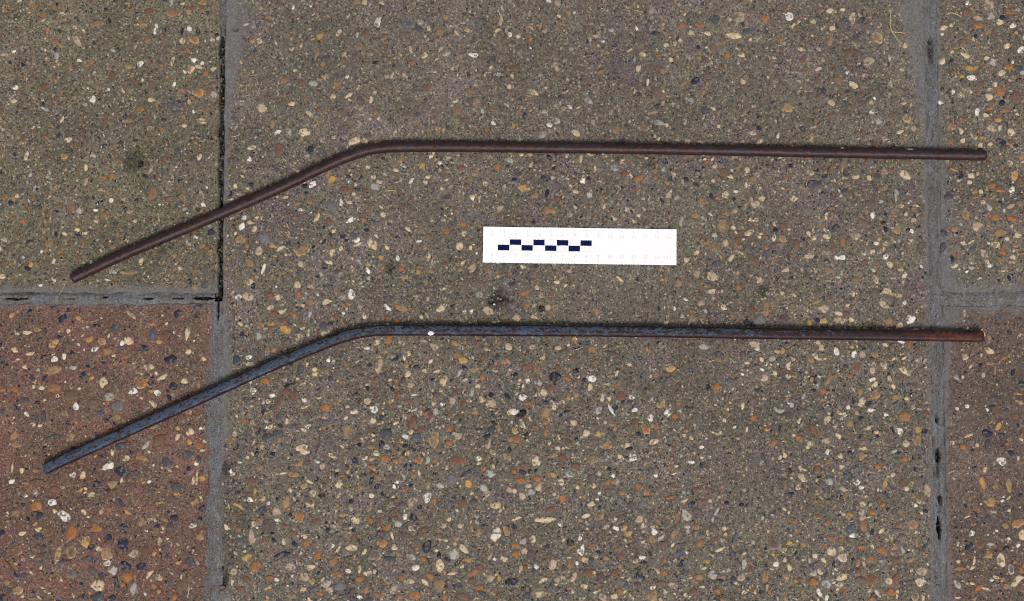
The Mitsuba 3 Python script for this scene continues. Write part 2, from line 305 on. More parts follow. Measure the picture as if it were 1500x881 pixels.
(0, 220): '''375 36 44 34 CO;275 45 34 30 R;157 30 60 26 75 C;820 78 36 K;962 52 46 34 R;1165 42 44 30 50 C;1003 90 24 18 80 T;655 153 40 30 80 O;600 158 50 24 O;497 185 50 30 60 P;895 260 66 60 TO;990 285 60 26 20 R;420 335 44 40 50 O;465 355 40 36 L;100 267 24 C;38 268 26 O;60 312 40 28 -15 N;185 437 40 32 D;455 263 26 18 W;650 295 30 26 W;800 295 24 22 N;1190 322 36 24 -40 W;790 415 26 P;680 430 34 30 D;612 375 36 30 O;450 465 36 20 C;380 490 30 20 C;135 415 44 26 20 O;75 402 60 14 O;690 495 40 16 80 T;290 550 50 44 OT;420 545 50 36 B;660 570 36 24 T;545 555 30 26 D;490 545 40 16 85 O;350 595 44 20 O;242 593 24 18 85 W;62 557 40 20 M;25 525 40 24 L;455 625 36 28 R;315 655 40 22 80 C;160 695 36 26 N;15 740 46 34 C;15 665 60 26 R;180 670 34 26 80 Y;540 660 34 24 W;240 793 26 16 W;828 652 46 28 80 C;1030 668 24 22 C;1060 692 36 24 C;915 680 50 30 M;1235 485 44 N;1200 700 46 44 M;1200 790 46 40 D;1140 805 30 28 T;760 720 50 26 T;960 610 70 36 M;1020 620 40 30 T;1145 510 34 20 W;630 760 40 10 W;1460 55 34 30 80 W;1370 65 60 50 M;1450 225 26 20 C;1470 200 30 26 N;1430 397 34 30 W;1415 450 50 34 65 W;1380 490 24 16 60 C;1410 527 60 50 CT;1465 660 60 50 T;1465 775 44 34 40 C;1455 860 60 44 C;1490 465 40 30 80 C;1485 800 40 26 80 N''',
(375, 220): '''130 10 50 30 R;315 8 46 30 N;395 15 50 30 -60 U;55 107 34 24 80 R;245 130 30 26 C;128 112 40 20 D;850 55 50 22 85 Y;975 90 44 26 55 Y;440 172 56 44 15 Y;330 202 46 34 W;1025 38 28 22 W;1125 45 40 34 L;1205 105 40 30 R;1410 97 50 36 55 O;1490 58 44 30 L;655 100 34 24 C;520 235 60 40 R;638 238 44 30 R;722 185 40 26 P;700 215 60 40 L;910 180 40 20 60 W;990 190 30 28 C;1010 158 36 26 C;832 185 50 12 C;1125 275 80 30 15 D;1280 140 40 26 T;1250 175 40 16 O;1125 125 30 24 T;1448 188 36 20 85 U;1345 195 40 30 C;820 118 36 20 C;315 305 34 28 O;245 315 44 18 T;175 275 36 22 C;257 352 30 24 W;185 375 44 14 -15 R;262 392 40 30 R;357 395 70 26 70 C;425 415 46 30 80 R;440 330 60 50 G;498 308 46 24 80 W;590 285 26 24 C;660 315 56 20 R;875 327 44 20 R;655 355 34 20 O;745 378 30 80 C;1048 323 34 28 M;1310 285 50 16 85 C;1430 340 44 40 P;1130 320 40 16 T;555 410 70 30 30 W;630 405 40 20 O;510 500 40 34 N;563 498 36 30 U;590 525 40 36 W;435 500 30 28 K;400 535 44 18 50 N;650 468 30 24 N;705 505 30 16 W;685 555 74 60 PC;768 570 28 C;595 555 60 16 C;955 535 46 16 10 W;990 570 30 T;1005 503 46 30 B;1118 475 38 TO;1213 437 34 O;890 462 40 26 C;795 500 40 16 -60 B;1195 560 56 40 75 C;1220 490 34 C;18 590 60 40 75 P;145 578 56 30 15 C;50 515 76 70 G;100 565 40 24 Y;190 550 40 26 D;275 592 80 44 CT;265 665 50 40 C;430 660 44 30 C;447 603 46 34 80 C;110 620 30 14 Y;200 655 40 20 O;45 695 60 20 70 W;150 715 44 34 T;205 705 34 14 Y;320 670 30 24 R;600 645 60 20 -60 L;655 708 44 24 -50 W;560 700 50 18 85 C;740 690 30 26 T;850 695 36 30 O;950 715 30 28 Y;1010 630 44 26 80 C;735 632 46 26 Y;775 675 40 34 K;830 635 26 W;865 742 44 30 CT;720 735 44 16 T;715 775 44 30 80 B;570 775 34 18 80 C;470 712 36 D;245 790 40 C;435 810 60 26 -55 M;320 800 40 30 P;640 825 46 34 M;685 830 46 30 R;558 848 64 46 80 W;82 855 50 46 60 R;135 860 44 40 C;250 845 44 34 80 O;780 868 70 30 D;1195 700 36 30 T;1265 690 50 44 P;1310 780 70 34 -20 R;1165 805 50 26 B;960 800 46 26 M;1095 815 36 18 C;1410 715 24 22 O;1310 850 50 44 L;1490 790 26 24 N''',
(750, 220): '''165 78 60 30 M;600 103 50 40 L;665 135 44 34 R;742 165 66 36 O;718 225 30 26 R;845 160 34 26 O;910 193 36 26 T;472 152 34 26 O;455 165 30 24 N;415 178 34 W;360 183 44 34 R;185 160 30 24 N;370 138 26 20 D;68 222 70 40 CY;15 173 30 22 N;405 50 50 24 85 C;455 260 60 32 75 L;205 255 44 22 85 N;137 265 36 T;265 285 34 28 R;285 310 30 22 O;200 353 64 54 TO;245 360 40 30 T;395 318 30 24 R;340 383 34 30 L;655 382 20 16 Y;740 383 26 20 C;915 265 36 34 P;970 280 40 26 L;745 240 30 24 T;1145 75 36 26 O;1240 128 50 44 80 R;1280 155 36 30 C;1180 178 26 22 C;1330 195 50 36 R;1415 165 44 26 T;1380 117 36 34 C;1250 70 40 30 D;1185 225 50 40 D;1167 270 44 26 -60 N;1250 262 44 38 80 C;1115 303 58 50 T;1300 283 26 24 K;1400 287 34 28 P;1425 318 50 40 CP;1465 287 40 34 C;1075 382 50 40 T;1160 375 30 14 -30 W;1250 372 40 24 T;1298 358 40 26 10 P;1235 440 80 70 BT;1185 500 36 30 L;1298 452 30 26 C;1385 487 66 34 20 C;992 415 60 24 80 L;1110 505 30 20 B;1320 520 40 30 B;1250 545 44 36 80 P;1310 555 34 30 O;1200 580 56 50 T;1132 545 24 20 O;1080 602 40 26 YC;1020 645 36 50 C;1195 665 60 40 D;1285 632 50 24 50 C;1340 603 44 14 C;1490 572 30 24 O;1485 610 30 26 U;1415 650 66 50 R;1170 738 80 56 CP;1080 725 40 36 P;1270 762 56 34 80 M;1320 730 50 20 80 P;1325 805 34 30 O;1170 828 44 34 C;970 785 44 36 PO;900 752 26 22 O;810 693 34 20 L;910 688 30 16 T;75 838 60 34 O;232 845 44 34 80 CR;260 775 34 20 C;335 710 40 20 P;65 685 34 26 C;630 755 50 16 -40 C;10 780 26 20 N;390 840 18 N;170 855 30 P;1210 820 30 20 R;1180 870 44 20 C;1490 735 26 20 L''',
(1125, 220): '''440 85 60 32 85 T;250 130 44 36 CP;335 155 44 30 N;265 195 84 44 10 D;195 220 28 26 Y;385 180 30 26 C;450 240 44 28 D;518 155 54 34 PC;590 162 36 26 C;635 155 44 34 D;680 130 56 40 75 CT;800 148 76 50 C;750 255 60 30 85 L;670 225 44 34 T;605 313 60 50 M;570 360 44 30 -60 T;612 380 44 26 80 W;545 415 44 40 R;590 435 44 16 35 R;680 428 46 34 CK;758 470 48 36 75 CT;740 383 40 16 O;785 355 26 22 D;840 475 34 26 W;822 470 26 N;155 285 50 36 20 C;325 250 28 18 N;230 355 70 50 G;405 455 60 44 D;90 450 50 44 R;45 470 40 26 N;125 465 22 20 C;90 525 46 44 CT;35 515 40 26 80 C;268 515 34 26 C;345 505 50 36 C;510 505 64 48 TC;440 535 40 30 80 O;470 525 44 26 80 M;165 555 60 34 80 R;385 575 70 30 -75 R;245 615 70 50 P;340 600 44 24 P;50 622 30 24 T;400 630 30 24 W;435 628 44 30 W;635 548 30 24 W;692 547 54 34 15 C;615 595 36 34 80 C;690 625 36 34 CW;640 660 30 26 O;565 660 34 30 R;715 672 40 34 C;360 705 78 36 -15 T;515 758 66 32 5 O;630 760 56 34 -55 PC;800 735 46 28 75 CW;700 825 50 36 -20 C;765 845 50 36 P;625 840 60 M;100 705 50 24 15 C;150 850 40 22 C;410 745 30 16 C;840 530 40 20 C;900 560 60 44 M;1190 150 44 36 C;1180 190 30 26 C;1415 80 40 34 C;1495 50 60 40 80 CT;1445 150 60 40 60 CY;1475 180 50 40 80 B;1430 235 44 34 80 W;1085 115 60 12 Y;1215 245 26 Y;1245 243 30 26 C;1215 278 44 16 O;1315 210 50 30 O;1360 238 60 22 O;1060 270 56 40 D;1108 275 26 P;1258 305 30 26 C;1320 275 50 20 30 T;1295 335 50 30 -60 L;1155 378 56 40 -70 YT;1095 460 44 40 T;1230 447 58 50 CP;1335 393 44 TO;1430 405 60 30 -20 O;1385 355 26 16 80 C;1380 325 36 26 U;1425 330 44 24 P;1478 315 50 40 T;1365 480 80 50 T;1360 515 24 20 K;1145 545 50 24 -25 C;1190 540 50 14 30 C;1195 585 40 34 U;1332 558 50 40 C;1265 605 60 40 -60 P;1375 595 44 40 O;1452 553 50 36 PO;1465 500 40 34 C;1435 628 36 30 C;1300 680 44 26 25 W;1285 655 30 26 C;1092 677 40 36 C;1190 690 34 26 L;1380 710 60 14 C;1035 490 50 40 D;1025 570 60 34 80 D''',
(0, 440): '''173 68 30 26 N;405 60 26 N;365 108 70 36 45 N;305 42 24 16 N;460 105 30 26 Y;562 152 60 26 -5 N;685 160 90 34 5 D;770 85 76 22 -40 P;722 105 24 R;885 140 40 20 Y;1037 80 50 32 80 N;1150 88 40 34 N;1165 38 60 24 10 D;1100 190 92 30 78 C;1055 210 30 12 C;160 190 60 24 5 C;218 172 44 30 Y;465 182 46 26 B;315 258 66 36 40 CY;85 292 44 28 -55 C;175 315 50 18 C;110 230 24 18 N;348 215 26 18 N;235 235 40 30 D;525 230 44 30 Y;595 240 48 44 CT;895 205 64 36 85 U;755 240 56 44 C;715 250 34 26 70 W;965 205 70 50 B;930 243 40 24 Y;1070 265 60 36 R;1105 303 36 34 -40 C;555 287 50 30 30 W;630 300 60 48 BT;400 270 60 40 B;710 278 60 16 -5 U;845 283 50 40 N;740 328 56 24 20 O;665 325 30 18 C;423 310 30 N;375 330 34 24 80 W;318 347 42 40 W;145 390 40 30 -60 C;310 410 100 48 T;425 397 50 26 10 L;515 388 26 18 N;605 368 26 20 N;560 410 40 M;485 440 50 30 60 N;260 458 34 30 N;535 457 36 18 Y;605 480 60 50 -60 C;632 500 50 B;875 397 66 44 C;918 430 24 50 W;955 452 66 24 25 C;835 487 72 48 50 CO;882 484 42 36 N;995 350 76 52 10 N;1080 475 40 34 C;1135 380 44 M;1195 345 30 26 C;1020 500 50 48 N;1165 490 50 22 85 T;85 522 44 30 O;15 525 40 20 O;315 512 80 44 15 O;243 513 40 30 C;195 508 22 20 C;465 517 24 16 C;778 535 50 36 15 W;922 545 52 36 W;410 555 90 60 B;640 565 64 50 10 TL;725 585 34 26 T;895 605 56 34 -60 PC;990 570 40 24 -60 N;443 620 44 40 W;150 582 54 34 D;222 600 34 20 N;15 655 44 36 D;15 340 40 30 D;10 310 40 24 R;255 675 64 32 85 D;155 667 40 20 -50 W;380 660 40 T;690 620 76 60 G;590 658 46 36 U;683 687 50 40 T;725 710 34 30 T;550 605 90 60 B;235 735 26 16 C;395 720 26 24 N;85 790 60 50 OT;310 800 110 24 D;410 805 60 50 T;95 845 60 40 T;635 770 36 30 O;545 805 30 20 L;430 868 50 24 N;1105 650 40 36 CT;1040 750 30 26 Y;1122 770 38 36 C;1180 750 30 20 W;855 850 60 24 50 L;935 810 70 50 B;1110 830 34 Y;1040 805 44 26 60 C;715 850 80 40 D;905 740 50 20 T;1205 820 36 30 C;1165 855 50 44 O;1460 335 36 26 W;1455 375 30 26 C;1480 378 44 36 P;1385 350 60 44 80 D;1420 195 26 N;1415 278 28 18 O;1410 140 30 22 C;1480 535 44 40 W;1445 585 36 34 D;1375 785 40 34 C;1345 830 34 26 TO;1430 710 26 O;1400 850 26 16 N''',
(375, 440): '''85 42 40 24 30 C;15 32 24 16 N;325 10 60 34 T;412 8 60 34 C;265 55 36 34 D;388 78 50 46 60 PM;318 75 60 20 80 L;150 68 40 26 C;105 80 44 40 R;225 85 36 34 O;158 115 40 34 R;90 135 40 30 Y;25 150 50 40 BY;175 170 72 44 Y;90 165 40 30 R;15 205 44 L;390 150 60 40 D;400 195 40 36 C;270 165 40 20 C;365 190 40 14 85 R;170 245 64 60 M;68 285 26 O;105 290 36 T;30 330 80 50 80 M;445 135 24 20 N;497 165 30 N;470 95 34 30 R;512 75 20 W;635 92 36 24 75 C;615 35 40 26 P;770 42 60 24 -45 W;850 45 80 36 T;768 100 40 30 R;822 128 36 34 O;970 98 26 24 C;1085 48 76 36 35 C;1073 105 34 30 R;1222 70 30 22 W;1262 67 34 22 60 W;1255 35 40 18 D;1365 62 70 46 P;1490 65 36 34 D;1170 130 40 18 R;1405 130 50 20 C;1465 128 60 30 B;650 282 34 18 10 W;705 248 36 34 C;775 228 50 36 70 TO;815 270 30 12 T;985 240 44 20 P;1045 270 56 44 P;1170 255 80 36 -20 T;880 275 36 30 T;757 295 46 26 80 T;1300 250 40 34 R;1405 240 40 16 70 T;1340 287 50 22 P;1480 270 44 CP;1330 335 50 26 70 B;1415 335 30 D;1215 350 50 40 CY;1175 325 40 30 O;1465 358 50 30 CO;1025 355 40 22 60 C;425 352 26 W;455 360 30 18 -70 C;480 365 30 26 D;535 375 36 24 O;595 355 20 14 C;665 380 26 22 N;720 385 90 46 85 TP;870 335 36 18 80 C;880 385 30 24 Y;340 405 30 C;348 432 40 30 YC;260 400 50 34 80 D;475 415 44 40 M;595 400 60 44 M;145 450 56 26 70 B;55 470 56 40 O;170 465 26 24 L;220 487 36 18 N;435 460 30 D;500 480 30 20 O;615 440 50 14 -15 M;705 465 40 R;820 470 26 O;890 435 44 36 80 C;905 500 40 34 P;860 465 36 30 D;940 395 40 30 N;988 415 26 C;1060 415 44 20 C;1100 478 70 46 70 YC;1190 425 50 26 60 L;1275 410 50 36 CT;1325 450 30 O;1415 395 26 R;1260 535 60 36 75 PL;1300 505 36 24 C;1475 500 60 30 -60 D;1475 560 46 26 -30 N;1380 555 34 30 K;1380 605 60 50 P;1320 580 44 40 P;1150 590 40 36 P;1085 612 26 22 W;1040 608 30 26 C;1055 555 44 34 M;965 525 20 18 N;1055 655 44 40 L;930 555 40 14 C;830 555 40 36 R;655 590 40 CP;885 590 50 20 R;285 583 48 30 -30 W;225 560 60 52 75 R;175 540 50 40 R;95 558 36 26 W;70 592 30 26 C;125 600 70 30 80 R;405 628 52 42 O;285 625 50 16 15 C;300 670 50 40 M;138 680 44 36 M;368 573 30 14 C;490 590 24 20 T;690 640 52 42 W;580 655 40 24 RC;565 658 24 20 W;525 690 30 20 C;678 710 48 40 C;735 690 40 24 80 D;820 718 40 20 30 C;915 715 80 50 75 BR;965 758 44 34 R;1025 675 36 34 R;1135 752 40 36 O;1180 680 40 20 M;1220 610 50 44 B;1285 658 44 30 T;1210 655 16 C;1420 750 50 34 80 T;1380 755 40 34 D;1490 655 44 34 C;405 718 40 24 U;305 738 40 30 W;225 738 50 30 M;400 745 26 24 O;60 710 30 24 L;180 710 36 20 85 C;130 778 60 46 D;70 805 70 40 D;12 778 28 26 N;535 770 74 60 80 T;605 795 44 M;940 800 50 48 U;880 800 50 24 W;1040 818 90 60 85 CT;1185 795 44 36 P;1130 840 36 30 O;1255 810 44 40 B;1365 840 60 20 80 P;1490 815 40 30 T;425 825 56 34 80 M;270 865 76 40 C;670 860 44 30 T;505 860 44 18 -40 C;760 780 70 60 D;875 855 30 24 N;765 860 36 30 L''',
(750, 440): '''90 28 34 26 O;175 50 30 K;207 45 40 36 P;25 105 50 40 P;130 98 40 20 P;495 65 40 30 -60 T;775 105 44 34 B;952 50 24 W;1240 42 40 34 C;1110 15 44 30 P;1060 108 50 44 T;1410 50 50 40 B;1485 55 90 40 85 OT;1380 130 44 40 N;1450 115 70 60 G;540 268 26 C;490 262 16 C;330 262 20 16 C;125 275 50 30 P;470 290 48 34 OT;605 318 66 28 -20 M;360 340 50 26 R;180 335 36 30 P;490 365 44 40 O;310 300 50 30 M;90 390 70 36 15 R;148 400 40 36 O;270 395 40 B;655 397 30 22 O;685 375 40 20 -20 C;930 403 54 34 CY;1125 270 70 34 L;1425 268 72 50 WP;1210 320 60 40 D;1210 347 44 24 T;1465 407 30 18 W;1350 320 44 40 M;1050 405 36 18 U;902 430 40 30 B;845 437 34 30 T;470 460 50 40 W;455 510 44 30 60 C;425 468 26 24 N;90 472 36 30 W;155 483 50 36 L;20 437 30 26 K;250 445 66 50 N;322 460 46 26 O;380 410 16 K;872 467 26 18 70 N;230 515 40 R;185 540 40 36 C;410 528 36 26 U;380 555 40 26 T;530 575 50 24 80 C;572 575 34 26 80 C;637 558 56 R;700 570 44 24 -20 W;650 595 24 18 N;582 642 80 18 -60 W;60 567 56 42 W;15 655 40 W;65 660 36 K;200 600 40 26 N;248 628 30 C;200 655 70 60 T;505 648 50 36 70 L;415 600 40 36 M;605 628 40 34 N;720 645 34 24 W;875 610 60 50 40 CT;910 660 48 40 W;955 680 44 34 RO;975 605 30 24 O;1148 510 36 K;1200 515 72 38 85 O;1275 470 34 30 U;1025 628 26 18 N;1410 590 40 36 R;1350 620 40 22 80 C;1265 638 22 18 C;1245 705 24 C;1475 455 50 40 P;60 725 60 34 -60 C;15 765 44 40 CY;195 715 36 34 O;140 745 50 16 O;200 780 50 30 70 OT;25 815 60 40 O;265 865 30 C;362 715 44 40 TC;435 775 46 44 PC;507 780 50 34 15 CY;490 735 30 24 B;545 715 26 24 P;725 710 44 34 B;690 740 60 36 M;785 755 66 46 -60 CO;822 735 30 26 T;848 745 30 24 O;810 690 44 30 80 W;740 783 34 26 N;830 830 66 36 15 RC;550 850 70 40 CT;665 850 50 30 C;478 825 30 26 R;690 868 40 24 N;945 862 34 26 R;1190 780 50 14 -30 C;1222 778 24 C;1300 745 34 16 C;1375 760 44 14 80 C;1110 860 30 20 W;1415 690 36 26 O''',
(1125, 440): '''680 25 60 46 -60 PC;835 110 56 50 W;708 130 56 T;772 148 44 36 C;410 78 50 26 -20 C;487 112 40 26 C;320 118 44 34 CY;290 115 40 26 N;330 50 80 50 P;240 135 34 Y;460 80 44 34 R;95 115 60 M;140 35 36 30 T;800 15 26 24 W;900 80 34 30 B;285 10 50 20 T;535 150 30 26 Y;425 120 60 40 P;1150 75 44 22 85 C;1180 118 44 40 D;1345 98 40 U;300 245 36 30 C;312 280 44 40 TC;400 300 50 30 -80 W;507 315 44 32 80 W;550 320 44 40 P;620 315 40 36 T;490 270 30 26 Y;685 260 44 24 -30 OC;782 245 46 18 W;820 265 40 30 70 TO;25 340 44 34 L;252 352 44 30 T;320 345 66 16 5 C;598 272 34 24 U;830 320 40 16 -60 L;795 340 36 16 30 C;680 380 44 40 80 CP;615 395 74 34 70 CP;612 462 42 26 10 W;520 397 56 PR;575 420 24 N;806 420 92 40 -32 C;785 500 40 30 85 U;862 502 50 PM;880 352 50 36 P;360 415 60 30 70 B;40 430 26 C;480 445 34 28 O;325 530 44 36 O;355 470 70 26 50 T;395 445 36 26 O;210 560 50 24 60 L;145 487 60 16 R;630 555 54 50 80 CO;540 535 36 34 T;500 525 40 12 -55 C;595 575 36 16 O;550 595 54 40 75 C;590 605 44 26 N;445 590 44 40 M;320 585 36 20 T;140 615 34 30 L;600 648 42 36 40 W;845 628 34 P;805 680 70 60 TO;815 575 40 26 C;745 572 44 36 T;690 672 30 W;470 630 26 24 W;415 660 40 22 C;448 670 26 24 W;345 700 56 34 60 C;475 720 50 40 T;395 735 34 26 C;265 760 90 36 -60 R;185 812 54 38 O;240 850 50 36 60 C;410 795 44 26 -40 C;545 690 30 24 N;580 752 50 20 30 C;768 765 50 40 W;635 775 30 26 OC;640 795 26 20 N;880 757 40 Y;915 775 42 34 80 N;920 660 36 R;700 825 66 56 CM;640 835 30 16 -50 C;810 840 40 CP;875 820 60 44 80 OT;540 800 26 20 N;30 835 70 26 25 RO;65 755 44 16 60 N;70 650 30 26 L;45 640 40 20 -60 L;340 825 50 40 P;555 865 44 24 C;1155 335 44 40 P;1190 385 50 14 45 C;1295 295 66 34 -30 YC;1385 338 50 16 15 YO;1300 370 70 24 5 T;1440 480 44 30 80 D;1485 485 36 34 N;1475 375 44 20 U;1460 548 60 18 -10 Y;1475 598 54 20 -20 CY;1330 410 60 14 85 T;1168 620 28 26 W;1107 635 24 20 W;1140 450 20 18 C;1285 780 60 46 N;1285 845 60 34 85 D;1350 740 56 32 45 OY;1175 793 54 16 20 C;1225 850 26 24 C;1145 862 40 30 O;1320 575 60 30 D;1450 680 50 40 B;1390 650 40 26 U;1410 840 50 14 O;1245 380 30 20 50 N;1310 620 40 16 N;1345 670 30 26 R''',
(0, 660): '''130 118 36 34 C;72 95 76 14 85 C;65 185 44 26 20 W;428 140 44 38 CW;485 138 52 44 60 YC;210 120 36 24 T;635 92 76 50 20 W;738 48 40 36 60 C;828 46 70 34 -15 YT;655 12 34 22 80 C;713 125 92 56 -15 N;970 68 64 52 -20 D;1090 25 60 44 D;1145 77 30 28 W;790 140 60 40 M;210 190 90 46 B;318 230 64 40 R;565 195 70 36 15 N;655 197 52 46 70 CT;710 175 34 20 80 C;470 232 46 28 30 OY;535 258 48 32 35 UC;632 235 30 24 K;872 183 26 18 W;1130 175 58 18 80 C;1150 160 90 14 88 C;1180 165 40 OY;1030 215 60 D;1030 252 36 20 Y;303 307 50 44 25 W;210 330 66 56 15 YO;220 377 56 44 N;150 265 24 20 W;320 352 28 26 C;380 388 92 50 -40 LW;636 345 40 34 O;710 308 60 26 -60 D;410 312 34 20 75 D;490 360 40 24 -50 C;95 370 50 44 T;550 395 44 40 B;935 305 36 16 Y;1135 300 60 30 30 OY;1185 340 42 36 N;825 415 60 40 80 T;1015 395 48 36 N;1165 410 50 26 75 N;960 405 60 22 T;222 460 46 34 C;130 485 46 24 C;285 475 56 50 OB;418 482 80 56 75 O;565 450 60 50 O;220 505 60 40 D;10 480 44 34 N;720 450 48 40 N;635 508 44 34 N;920 440 30 N;995 445 50 44 D;1040 440 26 20 M;1128 442 44 32 15 W;630 453 34 22 D;932 527 50 28 80 CP;972 520 28 18 W;495 535 70 50 75 CY;535 562 44 36 N;717 552 76 60 80 N;245 557 52 20 N;100 590 50 46 CB;415 597 66 60 CB;338 605 76 30 78 CY;517 635 58 50 D;255 605 36 30 D;618 605 76 64 CT;783 605 60 46 P;848 590 70 44 80 B;965 575 50 M;1170 505 50 40 T;628 660 44 30 20 W;730 675 66 48 -40 N;660 697 54 52 L;825 678 60 40 N;595 730 46 36 D;545 705 60 50 M;872 723 56 30 50 C;925 740 48 36 -55 YC;415 722 64 44 LM;100 722 40 N;135 735 50 30 80 D;742 740 60 56 O;680 780 80 30 -80 N;572 790 80 60 -20 C;780 805 80 48 70 TL;715 785 34 26 O;895 795 40 O;925 825 30 26 Y;1060 790 70 60 B;995 775 40 24 80 U;108 817 72 44 10 CT;40 770 40 36 T;270 780 40 30 O;185 715 36 16 -30 C;475 785 26 N;650 860 50 36 N;480 855 60 26 40 N;570 855 80 50 D;1015 858 44 36 80 O;20 860 40 36 N;275 828 44 20 C;885 870 36 24 R;340 878 36 12 N;1110 650 60 50 D;1470 185 60 50 80 R;1490 235 40 20 80 Y;1400 70 24 18 W;1463 290 36 34 W;1395 325 70 22 -30 CY;1370 380 50 40 B;1360 440 44 40 TB;1470 512 90 44 -80 P;1445 625 60 36 5 CY;1410 527 30 24 U;1485 680 60 44 80 O;1370 705 50 40 P;1440 755 54 34 R;1405 810 50 34 R;1300 800 26 18 O;1318 860 60 50 LG;1355 770 40 18 75 C;1485 430 40 34 C''',
(375, 660): '''285 10 54 34 C;440 28 60 22 -25 C;580 60 42 36 N;750 50 50 44 O;850 58 40 34 T;810 62 34 26 O;950 55 56 46 PO;1005 55 44 24 80 L;1045 62 34 26 O;1180 58 92 44 -5 OR;1300 48 36 30 40 W;1300 75 30 20 C;1385 10 40 34 C;1465 40 70 36 -30 CT;705 15 40 34 C;245 76 56 30 20 YT;300 75 40 30 M;385 95 40 36 P;360 65 26 W;85 75 50 34 G;18 102 36 24 CO;780 97 34 24 80 C;675 95 46 26 O;1330 108 34 22 O;1370 135 60 44 L;1440 135 44 36 M;1232 135 80 30 30 D;1225 152 60 12 30 C;1283 134 30 26 U;1112 100 24 C;220 143 70 44 RT;155 135 60 12 C;505 148 34 20 O;680 137 30 R;790 155 56 30 M;862 155 40 22 -70 L;825 185 22 W;922 150 40 28 25 T;672 180 44 20 80 N;708 210 44 30 N;905 205 28 20 N;807 210 22 20 W;1010 195 26 CT;1075 205 44 30 L;1145 165 60 50 G;1240 197 52 44 80 OY;1330 220 50 36 L;1480 230 50 30 -25 P;1405 262 30 M;1350 255 40 36 P;312 182 46 18 -30 C;280 208 40 28 CT;135 210 44 36 M;202 232 36 28 80 C;40 285 44 40 P;330 253 44 40 YC;385 265 40 30 K;482 200 46 44 C;483 262 40 18 60 C;530 235 20 C;675 265 28 24 W;740 260 18 N;870 230 26 O;620 220 40 34 T;178 298 76 40 80 YT;328 318 36 30 C;75 308 20 W;258 385 72 54 85 PO;355 418 66 44 -5 R;120 355 50 44 P;40 345 46 40 D;200 377 26 N;122 403 26 W;18 420 44 T;70 440 70 M;160 435 50 20 R;490 412 46 40 R;508 372 40 34 CT;578 405 46 WC;525 440 36 26 M;570 467 28 N;430 500 40 30 D;455 447 26 24 L;210 482 34 30 R;715 420 60 34 85 B;670 410 30 O;780 408 34 22 D;830 430 44 40 L;870 388 40 26 80 W;918 393 44 42 N;765 450 50 34 20 TO;845 322 60 30 M;912 298 66 50 TP;1000 275 60 44 70 W;1035 295 36 26 40 O;1110 275 40 28 U;1130 320 50 26 80 U;1400 320 62 40 YC;1205 312 50 44 R;1270 305 40 34 M;1180 352 34 22 C;1290 385 34 30 L;1085 402 30 20 R;1040 345 34 18 R;1060 312 20 N;957 330 30 24 N;1127 403 26 C;1095 440 36 34 P;1400 492 84 56 75 CW;1465 475 60 34 -55 CT;1305 478 64 44 T;1075 505 66 36 -20 MR;1090 522 70 16 -15 C;880 497 66 26 -15 M;760 485 40 22 -40 M;795 498 46 16 -70 C;975 465 60 36 B;1170 515 40 34 T;997 568 82 50 70 N;738 548 58 44 15 CO;805 565 44 36 -40 C;570 510 40 36 B;290 545 44 40 O;225 548 36 30 N;170 530 50 40 50 C;60 535 30 24 O;105 525 34 30 N;558 572 70 44 5 PC;480 575 50 14 55 C;450 555 30 18 80 W;635 590 40 24 55 C;695 615 70 60 CM;360 615 44 40 O;60 600 44 34 R;105 585 26 20 R;150 612 100 34 15 N;445 650 66 50 70 O;12 670 56 40 80 O;200 678 60 44 P;320 685 50 34 C;530 635 40 36 B;785 635 70 30 D;910 620 60 36 L;845 632 36 14 T;975 635 40 30 O;1155 605 64 60 L;1215 578 70 34 -45 LC;1240 640 44 34 T;1325 612 60 30 80 B;1372 585 40 26 75 CR;1450 632 56 36 -45 C;1395 635 24 20 W;1075 668 80 50 75 PC;928 690 50 34 W;1310 685 44 34 R;815 680 40 26 R;650 718 46 34 C;605 695 44 20 85 C;540 705 34 26 W;480 722 56 34 -15 O;366 717 30 26 N;285 735 54 48 P;80 745 56 36 RO;120 755 30 20 W;325 765 40 CT;385 760 50 14 45 C;410 780 66 48 20 PL;490 795 60 50 G;605 752 50 34 O;735 765 26 R;845 745 34 30 O;895 765 60 36 P;985 770 56 24 -35 C;1015 735 50 36 -40 O;1150 720 60 18 10 C;1265 715 70 36 O;1070 790 80 60 80 T;1180 797 54 40 D;1255 760 34 30 B;1295 800 74 30 5 O;1365 745 50 40 P;1475 770 44 K;1320 835 60 24 D;1210 855 80 44 R;1105 855 44 34 70 O;1420 840 40 26 B;800 815 60 30 60 P;740 795 24 20 U;710 845 36 30 O;605 855 34 24 W;560 820 34 M;520 855 40 36 U;560 865 34 30 D;370 835 60 18 -10 O;430 815 40 30 P;205 850 70 30 T;925 845 70 50 O;840 855 44 24 O;660 870 50 24 D;455 855 36 26 P''',
